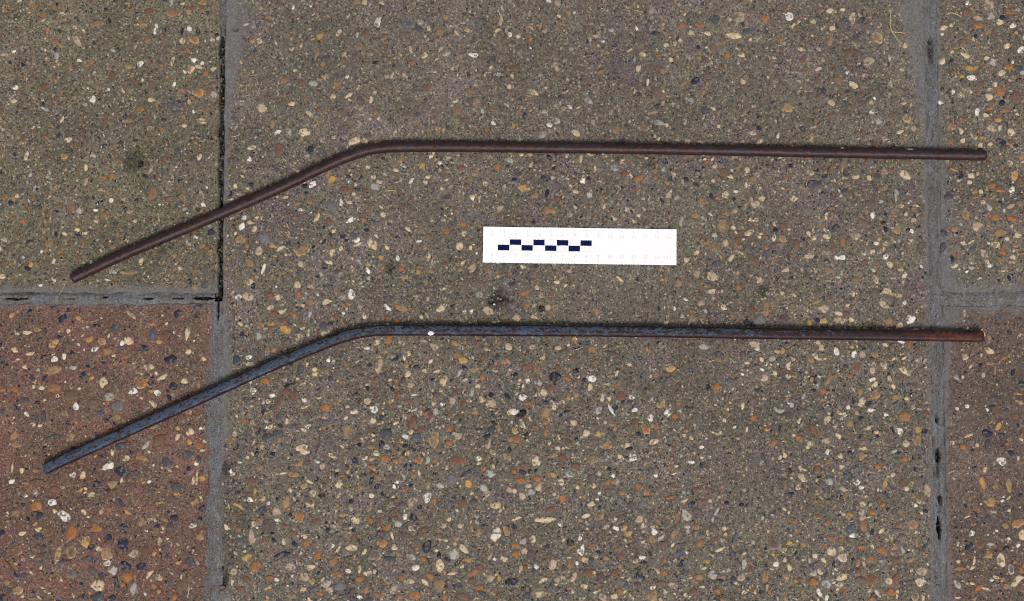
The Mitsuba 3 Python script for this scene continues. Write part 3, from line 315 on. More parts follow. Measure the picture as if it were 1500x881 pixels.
(750, 660): '''140 62 66 46 -65 WC;705 40 48 44 W;635 40 44 26 C;480 52 60 50 T;295 40 50 34 R;240 30 30 T;1040 65 50 22 -15 W;80 88 60 30 R;60 130 40 26 D;105 122 26 K;10 125 34 30 O;335 138 50 40 L;215 10 40 20 D;370 95 50 40 R;50 175 80 36 O;147 165 44 36 O;240 145 46 24 -35 Y;285 185 40 -60 C;385 185 30 20 O;470 160 50 M;475 207 44 36 OC;510 135 26 L;562 185 40 36 O;605 180 44 36 P;590 150 22 W;155 215 44 36 50 CP;100 207 44 22 C;12 238 30 26 C;58 268 50 36 -50 TC;115 245 40 34 L;298 277 42 34 O;210 230 44 26 R;738 207 40 34 O;810 120 44 40 M;750 160 40 14 O;920 100 34 26 O;840 148 24 20 W;945 135 36 14 C;942 203 36 16 -70 R;1075 230 50 30 R;1145 230 40 30 R;785 245 30 PO;640 250 60 30 T;560 235 40 24 R;465 312 48 28 C;400 320 28 24 N;495 288 24 16 W;585 295 40 26 80 L;630 295 40 G;690 322 50 40 30 D;760 315 60 40 G;925 275 60 22 20 O;1005 295 50 26 25 C;1050 317 44 30 35 N;1105 295 74 36 OR;1255 308 30 24 N;1337 318 30 20 N;20 352 34 26 C;225 348 66 34 R;430 383 50 24 20 C;335 375 40 14 60 T;190 405 130 36 3 C;285 430 36 32 W;25 397 66 20 15 C;12 447 34 24 N;110 470 44 20 -50 M;515 385 50 40 T;605 400 20 C;745 402 52 40 CP;660 450 30 Y;675 490 54 36 10 CY;605 455 44 24 W;550 448 40 30 P;770 440 34 30 C;828 472 42 38 W;810 412 36 30 M;850 412 30 26 O;962 380 34 30 O;1012 378 80 64 -70 PL;1085 358 56 36 M;1022 443 36 28 L;1075 450 36 24 CO;1195 355 60 20 55 L;1175 400 36 20 60 L;1280 435 44 26 M;1240 455 26 C;1170 445 40 26 D;1385 325 40 34 D;1310 495 40 26 75 U;945 485 50 30 60 T;870 510 56 20 40 L;820 520 50 44 T;890 545 54 40 B;1095 545 48 36 40 O;1190 517 34 30 R;990 548 70 16 5 D;975 598 44 32 U;1215 612 46 28 U;1285 605 44 34 D;1210 580 70 20 20 C;125 520 44 40 C;65 530 44 40 L;20 555 50 30 PO;305 520 40 20 60 C;340 540 44 40 K;400 582 64 42 80 W;340 568 70 14 25 O;465 555 50 24 20 O;625 575 60 18 8 O;505 595 20 N;575 600 20 N;530 605 30 26 M;20 605 44 40 O;75 590 40 P;110 610 60 50 M;215 612 40 30 B;340 665 60 30 85 O;240 665 60 56 P;380 658 24 W;140 680 30 26 W;400 630 30 O;425 640 36 30 C;465 645 40 36 D;425 668 26 24 N;762 626 38 26 W;820 640 34 30 D;778 655 24 20 N;890 645 26 O;635 620 36 R;550 630 36 24 T;980 670 40 32 N;1135 650 40 26 Y;1255 700 60 24 25 L;1165 725 60 50 L;1390 695 40 26 60 R;1340 742 54 44 80 P;1290 755 36 34 D;1095 740 60 34 T;885 718 44 34 O;848 705 46 14 -50 C;440 718 64 44 OB;360 742 64 32 75 CP;185 757 60 26 35 C;220 755 24 20 T;265 757 36 30 P;130 710 26 24 D;10 765 50 40 N;92 760 30 26 D;600 715 44 40 R;515 745 60 40 85 M;560 740 44 18 30 D;742 728 40 38 N;668 795 36 34 U;730 785 40 34 M;870 778 66 36 R;940 790 56 40 P;425 792 44 34 C;165 840 80 36 5 YC;85 850 50 44 D;360 825 30 24 C;530 855 60 44 -45 P;485 830 24 18 W;595 855 40 30 C;628 825 40 O;820 845 64 60 80 YT;897 830 40 24 -65 C;1060 825 50 36 R;1200 825 44 40 RO;1115 797 44 16 C;1360 825 50 26 25 C;1395 795 30 20 P;1205 855 26 20 K;1480 735 66 40 85 OT;1490 800 40 24 80 P;1355 665 70 26 85 L''',
(1125, 660): '''550 33 56 42 20 CT;425 33 44 32 C;345 10 34 26 80 W;215 45 50 44 M;290 115 50 80 B;205 158 70 44 -35 CP;640 95 44 36 RO;755 138 34 26 R;795 52 50 30 O;865 112 30 26 N;895 156 24 22 N;345 70 30 26 O;430 95 36 24 C;520 187 40 34 W;545 218 32 24 W;810 225 30 26 C;455 150 40 30 U;685 190 88 24 75 CY;793 185 60 40 B;930 233 72 44 85 P;850 265 34 24 80 T;880 300 34 26 C;853 320 40 24 W;555 315 34 30 C;285 248 34 30 C;320 200 44 M;355 185 50 L;88 175 26 24 M;235 340 34 26 -50 M;357 292 36 20 -40 K;290 385 40 34 CR;545 360 40 L;552 395 46 26 P;610 362 40 34 O;475 380 50 40 T;670 318 44 24 O;735 350 30 M;768 362 40 30 T;700 342 22 N;920 355 26 24 N;770 440 44 36 O;845 430 64 60 PO;555 445 60 40 85 O;485 455 54 44 30 U;498 497 50 28 W;580 495 34 30 L;610 480 40 24 85 N;660 470 36 26 40 C;745 463 60 16 5 D;712 500 70 22 -65 TC;865 480 20 18 C;692 525 26 OC;780 500 60 16 M;345 425 40 30 O;405 440 50 20 -60 P;370 515 56 26 -20 O;425 520 26 O;205 548 40 34 T;122 540 36 26 Y;150 418 30 24 O;110 468 30 18 D;35 550 76 66 PM;95 585 36 30 C;30 608 30 18 -30 Y;375 590 60 52 LC;430 575 36 30 C;435 628 54 50 WP;275 615 30 C;325 640 40 24 -40 C;545 565 50 22 O;665 585 74 50 RO;742 568 26 24 CT;785 580 46 22 -70 L;870 535 60 30 85 T;895 592 40 24 R;600 640 60 50 O;520 658 40 34 75 CO;670 655 40 30 L;745 648 44 R;835 640 40 30 T;50 665 44 36 10 W;125 685 44 26 -65 C;300 708 44 26 -35 C;265 718 44 34 L;635 695 30 12 C;530 708 36 34 R;480 712 30 M;900 705 56 50 P;890 772 66 46 10 WC;705 765 46 36 C;748 745 70 44 80 R;605 755 76 60 OB;540 755 60 36 B;430 742 64 36 10 C;420 782 40 30 C;345 785 66 50 L;300 825 66 30 -60 W;260 770 44 O;105 745 36 18 Y;65 740 30 26 K;205 820 50 18 60 T;405 815 36 20 80 C;455 800 30 26 T;340 865 40 24 80 W;640 835 60 20 -50 C;720 830 60 50 O;620 850 40 D;755 835 60 20 85 C;860 855 50 44 CB;595 820 44 20 20 C;605 870 50 24 O;905 855 50 20 85 C;1365 63 58 50 W;1268 113 34 26 80 C;1250 190 76 32 -75 OY;1408 205 76 32 85 CT;1300 303 66 48 10 YT;1368 295 26 18 W;1318 355 40 26 L;1410 348 26 C;1465 425 80 50 25 PO;1490 495 60 50 80 C;1280 400 40 30 70 D;1190 485 36 30 W;1172 542 56 30 N;1168 565 44 30 85 N;1110 545 30 20 80 C;1240 550 50 44 OB;1300 548 50 20 L;1460 553 36 24 80 W;1285 612 48 YT;1110 647 26 24 C;1205 645 50 16 80 C;1194 686 36 16 35 C;1170 682 22 14 -40 C;1362 640 80 52 80 C;1420 700 60 34 80 WM;1445 770 70 40 40 C;1470 748 50 36 C;1105 780 56 32 -60 L;1230 800 50 32 45 O;1275 810 56 16 C;1395 795 50 36 T;1190 778 34 14 -25 C;1330 740 40 20 C;1225 335 44 36 OR;1070 125 50 12 30 P;1325 210 44 20 15 T;1165 388 40 10 C;1115 690 60 26 O;1385 440 44 34 T;1480 700 40 26 -60 O;1110 860 36 14 C;1205 100 24 16 N;1420 12 44 36 N;1490 70 40 24 O;1395 330 40 26 D''',
}


# ------------------------------------------------------------------ the paving: ground, slabs, mortar
box = trimesh.creation.box([6, 6, 0.05])
box.apply_translation([0, 0, -0.066])
scene['earth_base'] = ply(box, 'mortar')
tag('earth_base', 'dark earth bed under the paving slabs', kind='structure')
tag('pavement', 'worn pavement of exposed aggregate concrete slabs with grey mortar joints', kind='structure')

SLABS = {
    'main': ('pavement__paving_slab', MAIN_L, MAIN_R, -0.47, 0.43, 'concrete_grey', 'long grey slab under the middle of both rods and the scale card'),
    'ul': ('pavement__paving_slab_001', (UPLEFT_R[0] - 0.60, 0.0), UPLEFT_R, Y_UL, Y_UL + 0.6, 'concrete_olive', 'olive grey slab with small orange stones under the bent end of the rusty brown rod'),
    'll': ('pavement__paving_slab_002', (LOWLEFT_R[0] - 0.60, 0.0), LOWLEFT_R, Y_LL - 0.6, Y_LL, 'concrete_red', 'reddish slab with navy and cream pebbles under the bent end of the blue grey rod'),
    'ur': ('pavement__paving_slab_003', UPRIGHT_L, (UPRIGHT_L[0] + 0.60, 0.0), Y_UR, Y_UR + 0.6, 'concrete_grey', 'grey slab under the straight end of the rusty brown rod'),
    'lr': ('pavement__paving_slab_004', LOWRIGHT_L, (LOWRIGHT_L[0] + 0.60, 0.0), Y_LR - 0.6, Y_LR, 'concrete_mauve', 'reddish slab under the orange straight end of the blue grey rod'),
}
for n, (key, l, r, y0, y1, m, text) in enumerate(SLABS.values()):
    scene[key] = ply(slab_mesh(l, r, y0, y1, 20 + n, 2.2 if n == 1 else 1.3), m, smooth=True)
    tag(key, text)

n = 5                                           # the neighbours outside the photograph
OUTER = [(MAIN_L, MAIN_R, 0.436, 1.33), (MAIN_L, MAIN_R, -1.37, -0.476)]
for (a, b), side in ((UPLEFT_R, -1), (UPRIGHT_L, 1)):
    for k in range(2):
        e0, e1 = sorted((a + side * (0.606 * k), a + side * (0.606 * k + 0.60)))
        rows = [(Y_UL + 0.606, Y_UL + 1.20), (Y_LL - 1.20, Y_LL - 0.606)] if k == 0 else [(Y_UL, Y_UL + 0.6), (Y_LL - 0.6, Y_LL), (Y_UL + 0.606, Y_UL + 1.20), (Y_LL - 1.20, Y_LL - 0.606)]
        OUTER += [((e0, 0.0), (e1, 0.0), y0, y1) for y0, y1 in rows]
for i, (l, r, y0, y1) in enumerate(OUTER):
    key = f'pavement__paving_slab_{n + i:03d}'
    scene[key] = ply(slab_mesh(l, r, y0, y1, 40 + i), ('concrete_grey', 'concrete_olive', 'concrete_mauve')[i % 3], smooth=True)


def slab_of(x, y):
    if x < (JL1[0] + JL1[1] * y if y > JHL else JL2[0] + JL2[1] * y):
        return 'ul' if y > JHL else 'll'
    if x > JR[0] + JR[1] * y:
        return 'ur' if y > JHR else 'lr'
    return 'main'


def edge_gap(x, y):
    """How far inside its slab a point lies (metres)."""
    key, l, r, y0, y1, _, _ = SLABS[slab_of(x, y)]
    return min(x - l[0] - l[1] * y, r[0] + r[1] * y - x, y - y0, y1 - y)


# pockets where the mortar has gone: photograph place, half width, half length, depth in mm
POCKETS = [(1362, 79, 4.5, 17, 2.6), (1361, 60, 3.5, 5, 2), (1371, 350, 3.0, 52, 1.25), (1372, 255, 2, 22, .8), (1369, 40, 3, 6, .7),
           (1372, 614, 2.6, 6, 4), (1373.5, 668, 3.6, 13, 5), (1373, 690, 2.5, 10, 2.4), (1376.5, 733, 3, 9, 3.6), (1374.5, 770, 2.8, 14, 5), (1376, 780, 2.5, 8, 5),
           (1370, 490, 2.5, 40, .6), (1374, 560, 2, 50, .7),
           (300, 437, 22, 2.5, 4.5), (318, 437, 4, 3, 4), (20, 437.5, 24, 2.0, 3.4), (154, 435.5, 4, 1.5, 4), (219, 437.5, 10, 1.6, 4), (262, 437, 14, 1.4, 3), (100, 437, 20, 1, 1.6),
           (319.5, 452, 1.6, 18, 5), (318, 500, 1.2, 24, 1.0), (1440, 440, 30, 1.0, .5)]


def mortar_strip(pts, half, seed, soil=None, ridges=()):
    """A trowelled joint along the photograph line pts (two points), half its width in metres. soil(py) tells how deep the fill lies there in mm."""
    a, b = at(*pts[0])[:2], at(*pts[1])[:2]
    along = b - a
    L = np.linalg.norm(along)
    along /= L
    side = np.array([-along[1], along[0]])
    s = np.arange(0, L + 1e-9, 0.0009)
    t = np.arange(-half, half + 1e-9, 0.00075)
    gs, gt = np.meshgrid(s, t, indexing='ij')
    gx, gy = a[0] + along[0] * gs + side[0] * gt, a[1] + along[1] * gs + side[1] * gt
    zero = np.zeros_like(gs)
    z = (0.0004 if soil is None else -0.0003) + 0.0008 * (meshkit.fbm(np.stack([gs * 90, gt * 500, zero], -1), 3, seed) - 0.5) + 0.0005 * (meshkit.noise(np.stack([gs * 800, gt * 800, zero], -1), seed) - 0.5)
    z += 0.0005 * np.sin(gt / half * 4.5 + 2 * meshkit.noise(np.stack([gs * 30, zero, zero], -1), seed))
    for off, h, w in ridges:
        wob = 0.0008 * (meshkit.noise(np.stack([gs * 60, zero + off * 1000, zero], -1), seed) - 0.5)
        z += h * np.exp(-((gt - off - wob) / w) ** 2)
    if soil is not None:
        d = soil(gs / L)
        rough = meshkit.fbm(np.stack([gs * 420, gt * 420, zero], -1), 3, seed + 1)
        z = z * (1 - np.clip(d, 0, 1)) - d * (0.0062 - 0.0105 * np.clip(rough - 0.30, 0, 1))
    for px, py, hw, hl, dep in POCKETS:
        c = at(px, py)[:2]
        wob = meshkit.fbm(np.stack([gx * 260, gy * 260, zero], -1), 3, 3) - 0.5
        rr = np.sqrt(((gx - c[0]) / (hw * 0.8 * MPP)) ** 2 + ((gy - c[1]) / (hl * MPP)) ** 2) + 0.9 * wob
        z = np.minimum(z, z - dep * 0.001 * np.clip((1.15 - rr) / 0.35, 0, 1) * (0.7 + 0.6 * meshkit.noise(np.stack([gx * 900, gy * 900, zero], -1), 4)))
    z -= 0.0019 * np.clip((np.abs(gt) / half - 0.58 + 1.3 * (meshkit.fbm(np.stack([gx * 120, gy * 120, zero], -1), 3, 6) - 0.5)) / 0.55, 0, 1)
    v, f = sheet(gx, gy, z)
    nrm = np.cross(v[f[0, 1]] - v[f[0, 0]], v[f[0, 2]] - v[f[0, 0]])
    if nrm[2] < 0:
        f = f[:, ::-1]
    return v, f


def mid(p, q):
    return ((p[0] + q[0]) / 2, (p[1] + q[1]) / 2)


scene['pavement__mortar_joint'] = ply(mortar_strip([(326.5, -14), (317.5, 447)], 0.0040, 1, soil=lambda u: np.clip((u - 0.10) / 0.08, 0, 1)), 'mortar', smooth=True)
tag('pavement__mortar_joint', 'open joint of dark soil and grit beside the olive grey slab')
scene['pavement__mortar_joint_001'] = ply(mortar_strip([(316.8, 442), (311, 895)], 0.0084, 2, ridges=((-0.0062, 0.0006, 0.0008), (0.0005, -0.0004, 0.002))), 'mortar', smooth=True)
scene['pavement__mortar_joint_002'] = ply(mortar_strip([(-14, 439), (315.5, 438)], 0.0062, 3), 'mortar', smooth=True)
scene['pavement__mortar_joint_003'] = ply(mortar_strip([(1362, -14), (1372, 443)], 0.0075, 4, ridges=((0.0032, 0.0006, 0.0009), (-0.0012, -0.0004, 0.001))), 'mortar', smooth=True)
scene['pavement__mortar_joint_004'] = ply(mortar_strip([(1372, 437), (1379, 895)], 0.0072, 5, ridges=((0.0028, 0.0007, 0.0010), (-0.0015, -0.0007, 0.0008), (-0.0045, 0.0004, 0.0008))), 'mortar', smooth=True)
scene['pavement__mortar_joint_005'] = ply(mortar_strip([(1372, 438.5), (1515, 438.5)], 0.0090, 6), 'mortar', smooth=True)


# ------------------------------------------------------------------ pebbles
def uv_code(a, b, dull):
    return (int(dull) * 256 + a * 16 + b + 0.5) / 2048


def pebble(cx, cy, w, h, ang, col, dull, g, sharp, fine=True):
    """One stone lying flush in the concrete: (vertices, triangles, uv). Its lower rim is sunk below the concrete skin."""
    n = 12 if fine else 7
    if sharp:
        k = g.integers(5, 8)
        th = np.sort((np.arange(k) + g.uniform(-0.36, 0.36, k)) * 2 * np.pi / k)
        rad = g.uniform(0.74, 1.25, k)
        pts = np.stack([np.cos(th) * rad, np.sin(th) * rad], 1)
        nxt = np.roll(pts, -1, 0)
        cut = g.uniform(0.10, 0.25)
        pts = np.stack([pts * (1 - cut) + nxt * cut, pts * cut + nxt * (1 - cut)], 1).reshape(-1, 2)
        if not fine:
            pts = pts[::2]
    else:
        th = (np.arange(n) + g.uniform(-0.22, 0.22, n)) * 2 * np.pi / n
        rad = 1 + 0.13 * np.sin(th * 2 + g.uniform(0, 6)) * g.uniform(0, 1) + 0.10 * np.sin(th * 3 + g.uniform(0, 6)) + g.uniform(-0.045, 0.045, n)
        pts = np.stack([np.cos(th) * rad, np.sin(th) * rad], 1)
    n = len(pts)
    pts = pts / np.abs(pts).max(0)
    pts = pts * np.array([w, h]) / 2
    c, s = math.cos(ang), math.sin(ang)
    pts = pts @ np.array([[c, s], [-s, c]])
    size = math.sqrt(w * h)
    top = 0.00018 + min(0.0005, size * g.uniform(0.05, 0.13))
    tilt = g.uniform(-0.03, 0.03, 2)
    rings = [(1.05, -0.0011), (0.97, 0.0001), (0.80, top * 0.8), (0.42, top)] if fine else [(1.05, -0.0010), (0.90, top * 0.7)]
    vs, uvs = [], []
    z0 = float(relief(np.array([cx]), np.array([cy]))[0])
    core_at = g.uniform(0.55, 0.95)
    a = KEYS.index(col[0])
    b = KEYS.index(col[1]) if len(col) > 1 else a
    u = uv_code(a, b, dull)
    shift = g.uniform(-0.16, 0.16, 2) * np.array([w, h])
    for k, (r, z) in enumerate(rings):
        off = shift * (1 - r) if r < 1 else 0
        q = pts * r + off
        vs.append(np.column_stack([q[:, 0] + cx, q[:, 1] + cy, z0 + z + q @ tilt]))
        core = [0, 0, core_at, 1][k] if fine else 0.0
        uvs.append(np.full((n, 2), [u, core]))
    vs.append(np.array([[cx + shift[0], cy + shift[1], z0 + top * 1.04]]))
    uvs.append(np.array([[u, 1.0 if fine else 0.3]]))
    f = []
    i = np.arange(n)
    j = (i + 1) % n
    for k in range(len(rings) - 1):
        A = k * n
        f += [np.stack([A + i, A + j, A + n + j], 1), np.stack([A + i, A + n + j, A + n + i], 1)]
    A = (len(rings) - 1) * n
    f.append(np.stack([A + i, A + j, np.full(n, A + n)], 1))
    return np.vstack(vs), np.vstack(f), np.vstack(uvs)


g = np.random.default_rng(77)
seen = []                                       # x, y, w, h, angle, colour, dull
taken = []
for (ox, oy), text in SEEN.items():
    k = 0.25 if oy < 660 else 0.2508
    for row in text.split(';'):
        t = row.split()
        col, num = t[-1], [float(v) for v in t[:-1]]
        w = num[2]
        if len(num) == 4 and (num[3] > w or num[3] < 0):         # a round stone with its lie
            num = [num[0], num[1], w, w, num[3]]
        h = num[3] if len(num) > 3 else w
        ang = num[4] if len(num) > 4 else (g.uniform(-25, 25) if w > h * 1.15 else g.uniform(0, 180))
        px, py = ox + num[0] * k, oy + num[1] * k
        q = at(px, py)
        if any((q[0] - e[0]) ** 2 + (q[1] - e[1]) ** 2 < (0.42 * min(e[2], h * k * MPP)) ** 2 for e in seen[-160:]):
            continue
        if edge_gap(q[0], q[1]) < 0.3 * h * k * MPP:
            continue
        seen.append((q[0], q[1], w * k * MPP * 1.14, h * k * MPP * 1.14, math.radians(ang), col, 0, px, py))
SHARP = set('WCNLDPU')
DULL = {'ul': 1, 'main': 1, 'll': 0, 'ur': 0, 'lr': 0}


# places where the cement skin has not worn off and few stones show: photograph place, radius
BARE = [(520, 60, 150), (360, 150, 60), (985, 560, 120), (1130, 690, 90), (640, 330, 70), (900, 420, 110), (1440, 640, 90)]


def bare(px, py):
    return max(math.exp(-((px - a) ** 2 + (py - b) ** 2) / (r * r)) for a, b, r in BARE)


def dull_of(sl, py, col, more=0):
    base = DULL[sl]
    if sl == 'main':
        base = 2 if py < 210 else 1 if py < 330 else 2 if 380 < py < 450 else 0
    return int(np.clip(base + more + g.integers(-1, 2) + (1 if col[0] in 'MGDTB' else 0) - (1 if col[0] in 'WNC' else 0), 0, 4))


MIXES = {'main': 'CCCCCCCPPPPTTTTORMMMNNNNDDDLLLLWYBBBKKGG', 'ul': 'CCCTTTTOOORRMMNNNNKKKLLLWYYBBBGDP', 'll': 'CCCCCTTTYYNNNNNNDDDKWOOBBBMMLPRU', 'ur': 'CCCCCPPPTTTYYOOORRMNNNKLLWBBD', 'lr': 'CCCTTYYNNNNDDKWWOBBMMLPR'}
TINY = 'NNNNNNKKKKKKDDDWCCCCLLLTTRBMPPGU'
tree_pts = np.array([[e[0], e[1]] for e in seen])
tree_r = np.array([max(e[2], e[3]) / 2 for e in seen])
tree = cKDTree(tree_pts)
filler = []
for x, y in zip(g.uniform(-0.53, 0.53, 54000), g.uniform(BOTY - 0.07, TOPY + 0.07, 54000)):
    sl = slab_of(x, y)
    size = float(np.exp(g.normal(math.log(2.9), 0.48)))          # photograph pixels
    clump = float(meshkit.fbm(np.array([x * 26, y * 26, 0.0]), 2, 8))
    if sl == 'll' or sl == 'lr':
        if g.uniform() < 0.42:
            continue
    if size > 3.4 and clump < (0.50 if y > -0.06 else 0.34) and g.uniform() < 0.6:
        continue
    size = min(size, 8)
    if float(film(np.float64(x), np.float64(y), NP)) > g.uniform(0.15, 0.6):
        continue
    w = size * g.uniform(1.0, 1.7) * MPP
    h = size * g.uniform(0.7, 1.05) * MPP
    if edge_gap(x, y) < h * 0.6:
        continue
    near = tree.query_ball_point([x, y], 0.012)
    if any((x - tree_pts[i, 0]) ** 2 + (y - tree_pts[i, 1]) ** 2 < (tree_r[i] * 0.85 + h * 0.4) ** 2 for i in near):
        continue
    if size > 2.6 and g.uniform() < 0.75 * bare(750 + x / MPP, 440 - y / MPP):
        continue
    pool = MIXES[sl] if size > 3.2 or g.uniform() < 0.35 else TINY
    filler.append((x, y, w, h, g.uniform(0, math.pi), pool[g.integers(len(pool))], 0 + (y > 0.13), 750 + x / MPP, 440 - y / MPP))

groups = {k: [] for k in SLABS}
for e in seen + filler:
    groups[slab_of(e[0], e[1])].append(e)
for sl, items in groups.items():
    key = SLABS[sl][0]
    items.sort(key=lambda e: -e[2] * e[3])
    single, rest = 0, []
    for e in items:
        x, y, w, h, ang, col, more, px, py = e
        big = single < 300 and max(w, h) > 9.5 * MPP and 0 < px < 1500 and 0 < py < 881
        fine = big or math.sqrt(w * h) > 5 * MPP
        v, f, uv = pebble(x, y, w, h, ang, col, dull_of(sl, py, col, more), g, g.uniform() < (0.9 if col[0] in SHARP else 0.6), fine)
        if big:
            single += 1
            scene[numbered(key + '__pebble')] = ply((v, f), 'pebble', smooth=True, uv=uv)
        else:
            rest.append((v, f, uv))
    at_v, V, F, U = 0, [], [], []
    for v, f, uv in rest:
        V.append(v)
        F.append(f + at_v)
        U.append(uv)
        at_v += len(v)
    scene[key + '__aggregate'] = ply((np.vstack(V), np.vstack(F)), 'pebble', smooth=True, uv=np.vstack(U))
    tag(key + '__aggregate', 'fine gravel and coarse sand set in the concrete', kind='stuff')

# grit lying in the open joint
gv, gf, gu, k0 = [], [], [], 0
for _ in range(260):
    py = g.uniform(64, 440)
    px = 326 - (py / 440) * 8.5 + g.normal(0, 2.2)
    q = at(px, py)
    r = g.uniform(0.0003, 0.0009)
    m = trimesh.creation.icosphere(subdivisions=1, radius=1.0)
    vv = m.vertices * r * g.uniform(0.6, 1.3, 3) + [q[0], q[1], -0.0036 + g.uniform(0, 0.0014)]
    gv.append(vv)
    gf.append(m.faces + k0)
    a = KEYS.index('KKKKKKDDNBBYT'[g.integers(13)])
    gu.append(np.full((len(vv), 2), [uv_code(a, a, 1), 0]))
    k0 += len(vv)
scene['pavement__joint_grit'] = ply((np.vstack(gv), np.vstack(gf)), 'pebble', smooth=True, uv=np.vstack(gu))
tag('pavement__joint_grit', 'loose dark grit lying in the open joint', kind='stuff')


# ------------------------------------------------------------------ the two rods
def smooth_path(pts, r, step=0.0012):
    """Round a chain of photograph points, laid at height r, into an evenly stepped centre line."""
    p = np.array([at(x, y, r) for x, y in pts])
    from scipy.interpolate import PchipInterpolator
    d = np.concatenate([[0], np.cumsum(np.linalg.norm(np.diff(p, axis=0), axis=1))])
    s = np.arange(0, d[-1], step)
    q = PchipInterpolator(d, p)(s)
    for _ in range(60):
        q[1:-1] = 0.25 * q[:-2] + 0.5 * q[1:-1] + 0.25 * q[2:]
    return q


def rod_mesh(path, radius, sides, power, pit, seed, lift=0.0, turn=0.0):
    """A bar swept along path: a superellipse of that power (2 is round), pitted with rust; ends sawn, their rims slightly rounded."""
    n = len(path)
    t = np.gradient(path, axis=0)
    t /= np.linalg.norm(t, axis=1, keepdims=True)
    side = np.cross(t, [0, 0, 1.0])
    side /= np.linalg.norm(side, axis=1, keepdims=True)
    up = np.cross(side, t)
    th = np.arange(sides) * 2 * np.pi / sides + turn
    c, s = np.cos(th), np.sin(th)
    r = (np.abs(c) ** power + np.abs(s) ** power) ** (-1 / power)
    S_ = np.arange(n) * np.linalg.norm(path[1] - path[0])
    gs, gth = np.meshgrid(S_, th, indexing='ij')
    q = np.stack([gs * 300, np.cos(gth) * radius * 300, np.sin(gth) * radius * 300], -1)
    rr = radius * r[None] * (1 + 0.012 * (meshkit.noise(q / 9, seed) - 0.5)) + pit * (meshkit.fbm(q * 1.6, 3, seed + 1) - 0.55)
    end = np.minimum(gs, S_[-1] - gs)
    rr = rr - 0.0007 * np.clip(1 - end / 0.0012, 0, 1) ** 2
    v = path[:, None] + rr[..., None] * (c[None, :, None] * side[:, None] + s[None, :, None] * up[:, None])
    v = v.reshape(-1, 3)
    i, j = np.meshgrid(np.arange(n - 1), np.arange(sides), indexing='ij')
    a, b = (i * sides + j).ravel(), (i * sides + (j + 1) % sides).ravel()
    f = [np.stack([a, b, b + sides], 1), np.stack([a, b + sides, a + sides], 1)]
    uv = np.stack([np.repeat(S_, sides), np.tile(th, n)], 1)
    for row, flip in ((0, True), (n - 1, False)):
        ring = v[row * sides:(row + 1) * sides]
        k = len(v)
        v = np.vstack([v, ring, ring.mean(0)[None]])
        uv = np.vstack([uv, np.full((sides + 1, 2), [S_[row], 1.5])])
        i = np.arange(sides)
        tri = np.stack([k + i, k + (i + 1) % sides, np.full(sides, k + sides)], 1)
        f.append(tri[:, ::-1] if flip else tri)
    f = np.vstack(f)
    m = trimesh.Trimesh(v, f, process=False)
    if m.volume < 0:
        f = f[:, ::-1]
    return (v, f), uv


def rust_color(p, n, uv):
    s, a = uv.x * 1000, uv.y
    ca, sa = dr.cos(a) * 4.8, dr.sin(a) * 4.8
    c = mix(S(98, 66, 66), S(80, 52, 56), smoothstep(0.35, 0.65, fbm(s / 2.6, ca / 2.6, sa / 2.6, 4)))
    c = mix(c, S(88, 84, 100), smoothstep(0.50, 0.72, fbm(s / 11, ca / 4 + 9, sa / 4, 5)) * 0.75)
    c = mix(c, S(150, 74, 34), smoothstep(0.52, 0.70, fbm(s / 4, ca / 2.6, sa / 2.6 + 5, 5)) * 0.4)
    c = mix(c, S(122, 62, 30), smoothstep(0.45, -0.2, sa / 4.8) * 0.55)
    c = mix(c, S(134, 66, 26), smoothstep(0.55, 0.95, dr.cos(a + 2.6)) * smoothstep(0.35, 0.62, fbm(s / 40, 3.0, 1.0)) * 0.7)
    return c * 0.36 * (0.3 + 1.4 * fbm(s / 1.0, ca / 1.0, sa / 1.0, 4))


def scale_color(p, n, uv):
    s, a = uv.x * 1000, uv.y
    ca, sa = dr.cos(a) * 4.8, dr.sin(a) * 4.8
    rust = mix(S(84, 52, 56), S(60, 40, 48), smoothstep(0.35, 0.65, fbm(s / 4, ca / 2, sa / 2, 4)))
    rust = mix(rust, S(124, 62, 34), smoothstep(0.30, -0.1, sa / 4.8) * 0.75)
    orange = mix(S(146, 74, 40), S(98, 54, 44), smoothstep(0.4, 0.62, fbm(s / 2.6, ca / 2.4, sa / 2.4 + 3, 4)))
    rust = mix(rust, orange, smoothstep(735, 768, s + 26 * (fbm(s / 8, ca, sa, 3) - 0.5)) * smoothstep(0.30, 0.55, fbm(s / 6, ca / 3, sa / 3 + 8, 4)) * 0.95)
    blue = mix(S(88, 106, 130), S(62, 78, 104), fbm(s / 7, ca / 2, sa / 2, 3))
    blue = blue * (0.72 + 0.56 * noise(s / 1.2, ca / 0.8, sa / 0.8))
    keep = 0.575 - 0.055 * smoothstep(230, 300, s) - 0.035 * smoothstep(420, 560, s) - 0.05 * smoothstep(560, 650, s) - 0.06 * smoothstep(640, 720, s) - 0.2 * smoothstep(720, 770, s)
    keep = keep - 0.075 * smoothstep(-0.1, 0.7, ca / 4.8)
    k = fbm(s / 5.5, ca / 1.6, sa / 2 + 2, 5) * 0.5 + 0.5 * fbm(s / 1.5, ca / 0.9, sa / 0.9, 3)
    edge = smoothstep(0.42, 0.78, sa / 4.8)
    on = smoothstep(0.03, -0.03, k - keep * edge)
    return mix(rust * 0.42, blue * 0.72, on) * (0.5 + 1.0 * fbm(s / 1.0, ca / 0.9, sa / 0.9, 3))


scene['rusty_iron'] = flat_bsdf(proc(rust_color), 0.5, 0.32)
scene['scaled_iron'] = flat_bsdf(proc(scale_color), 0.52, 0.24)

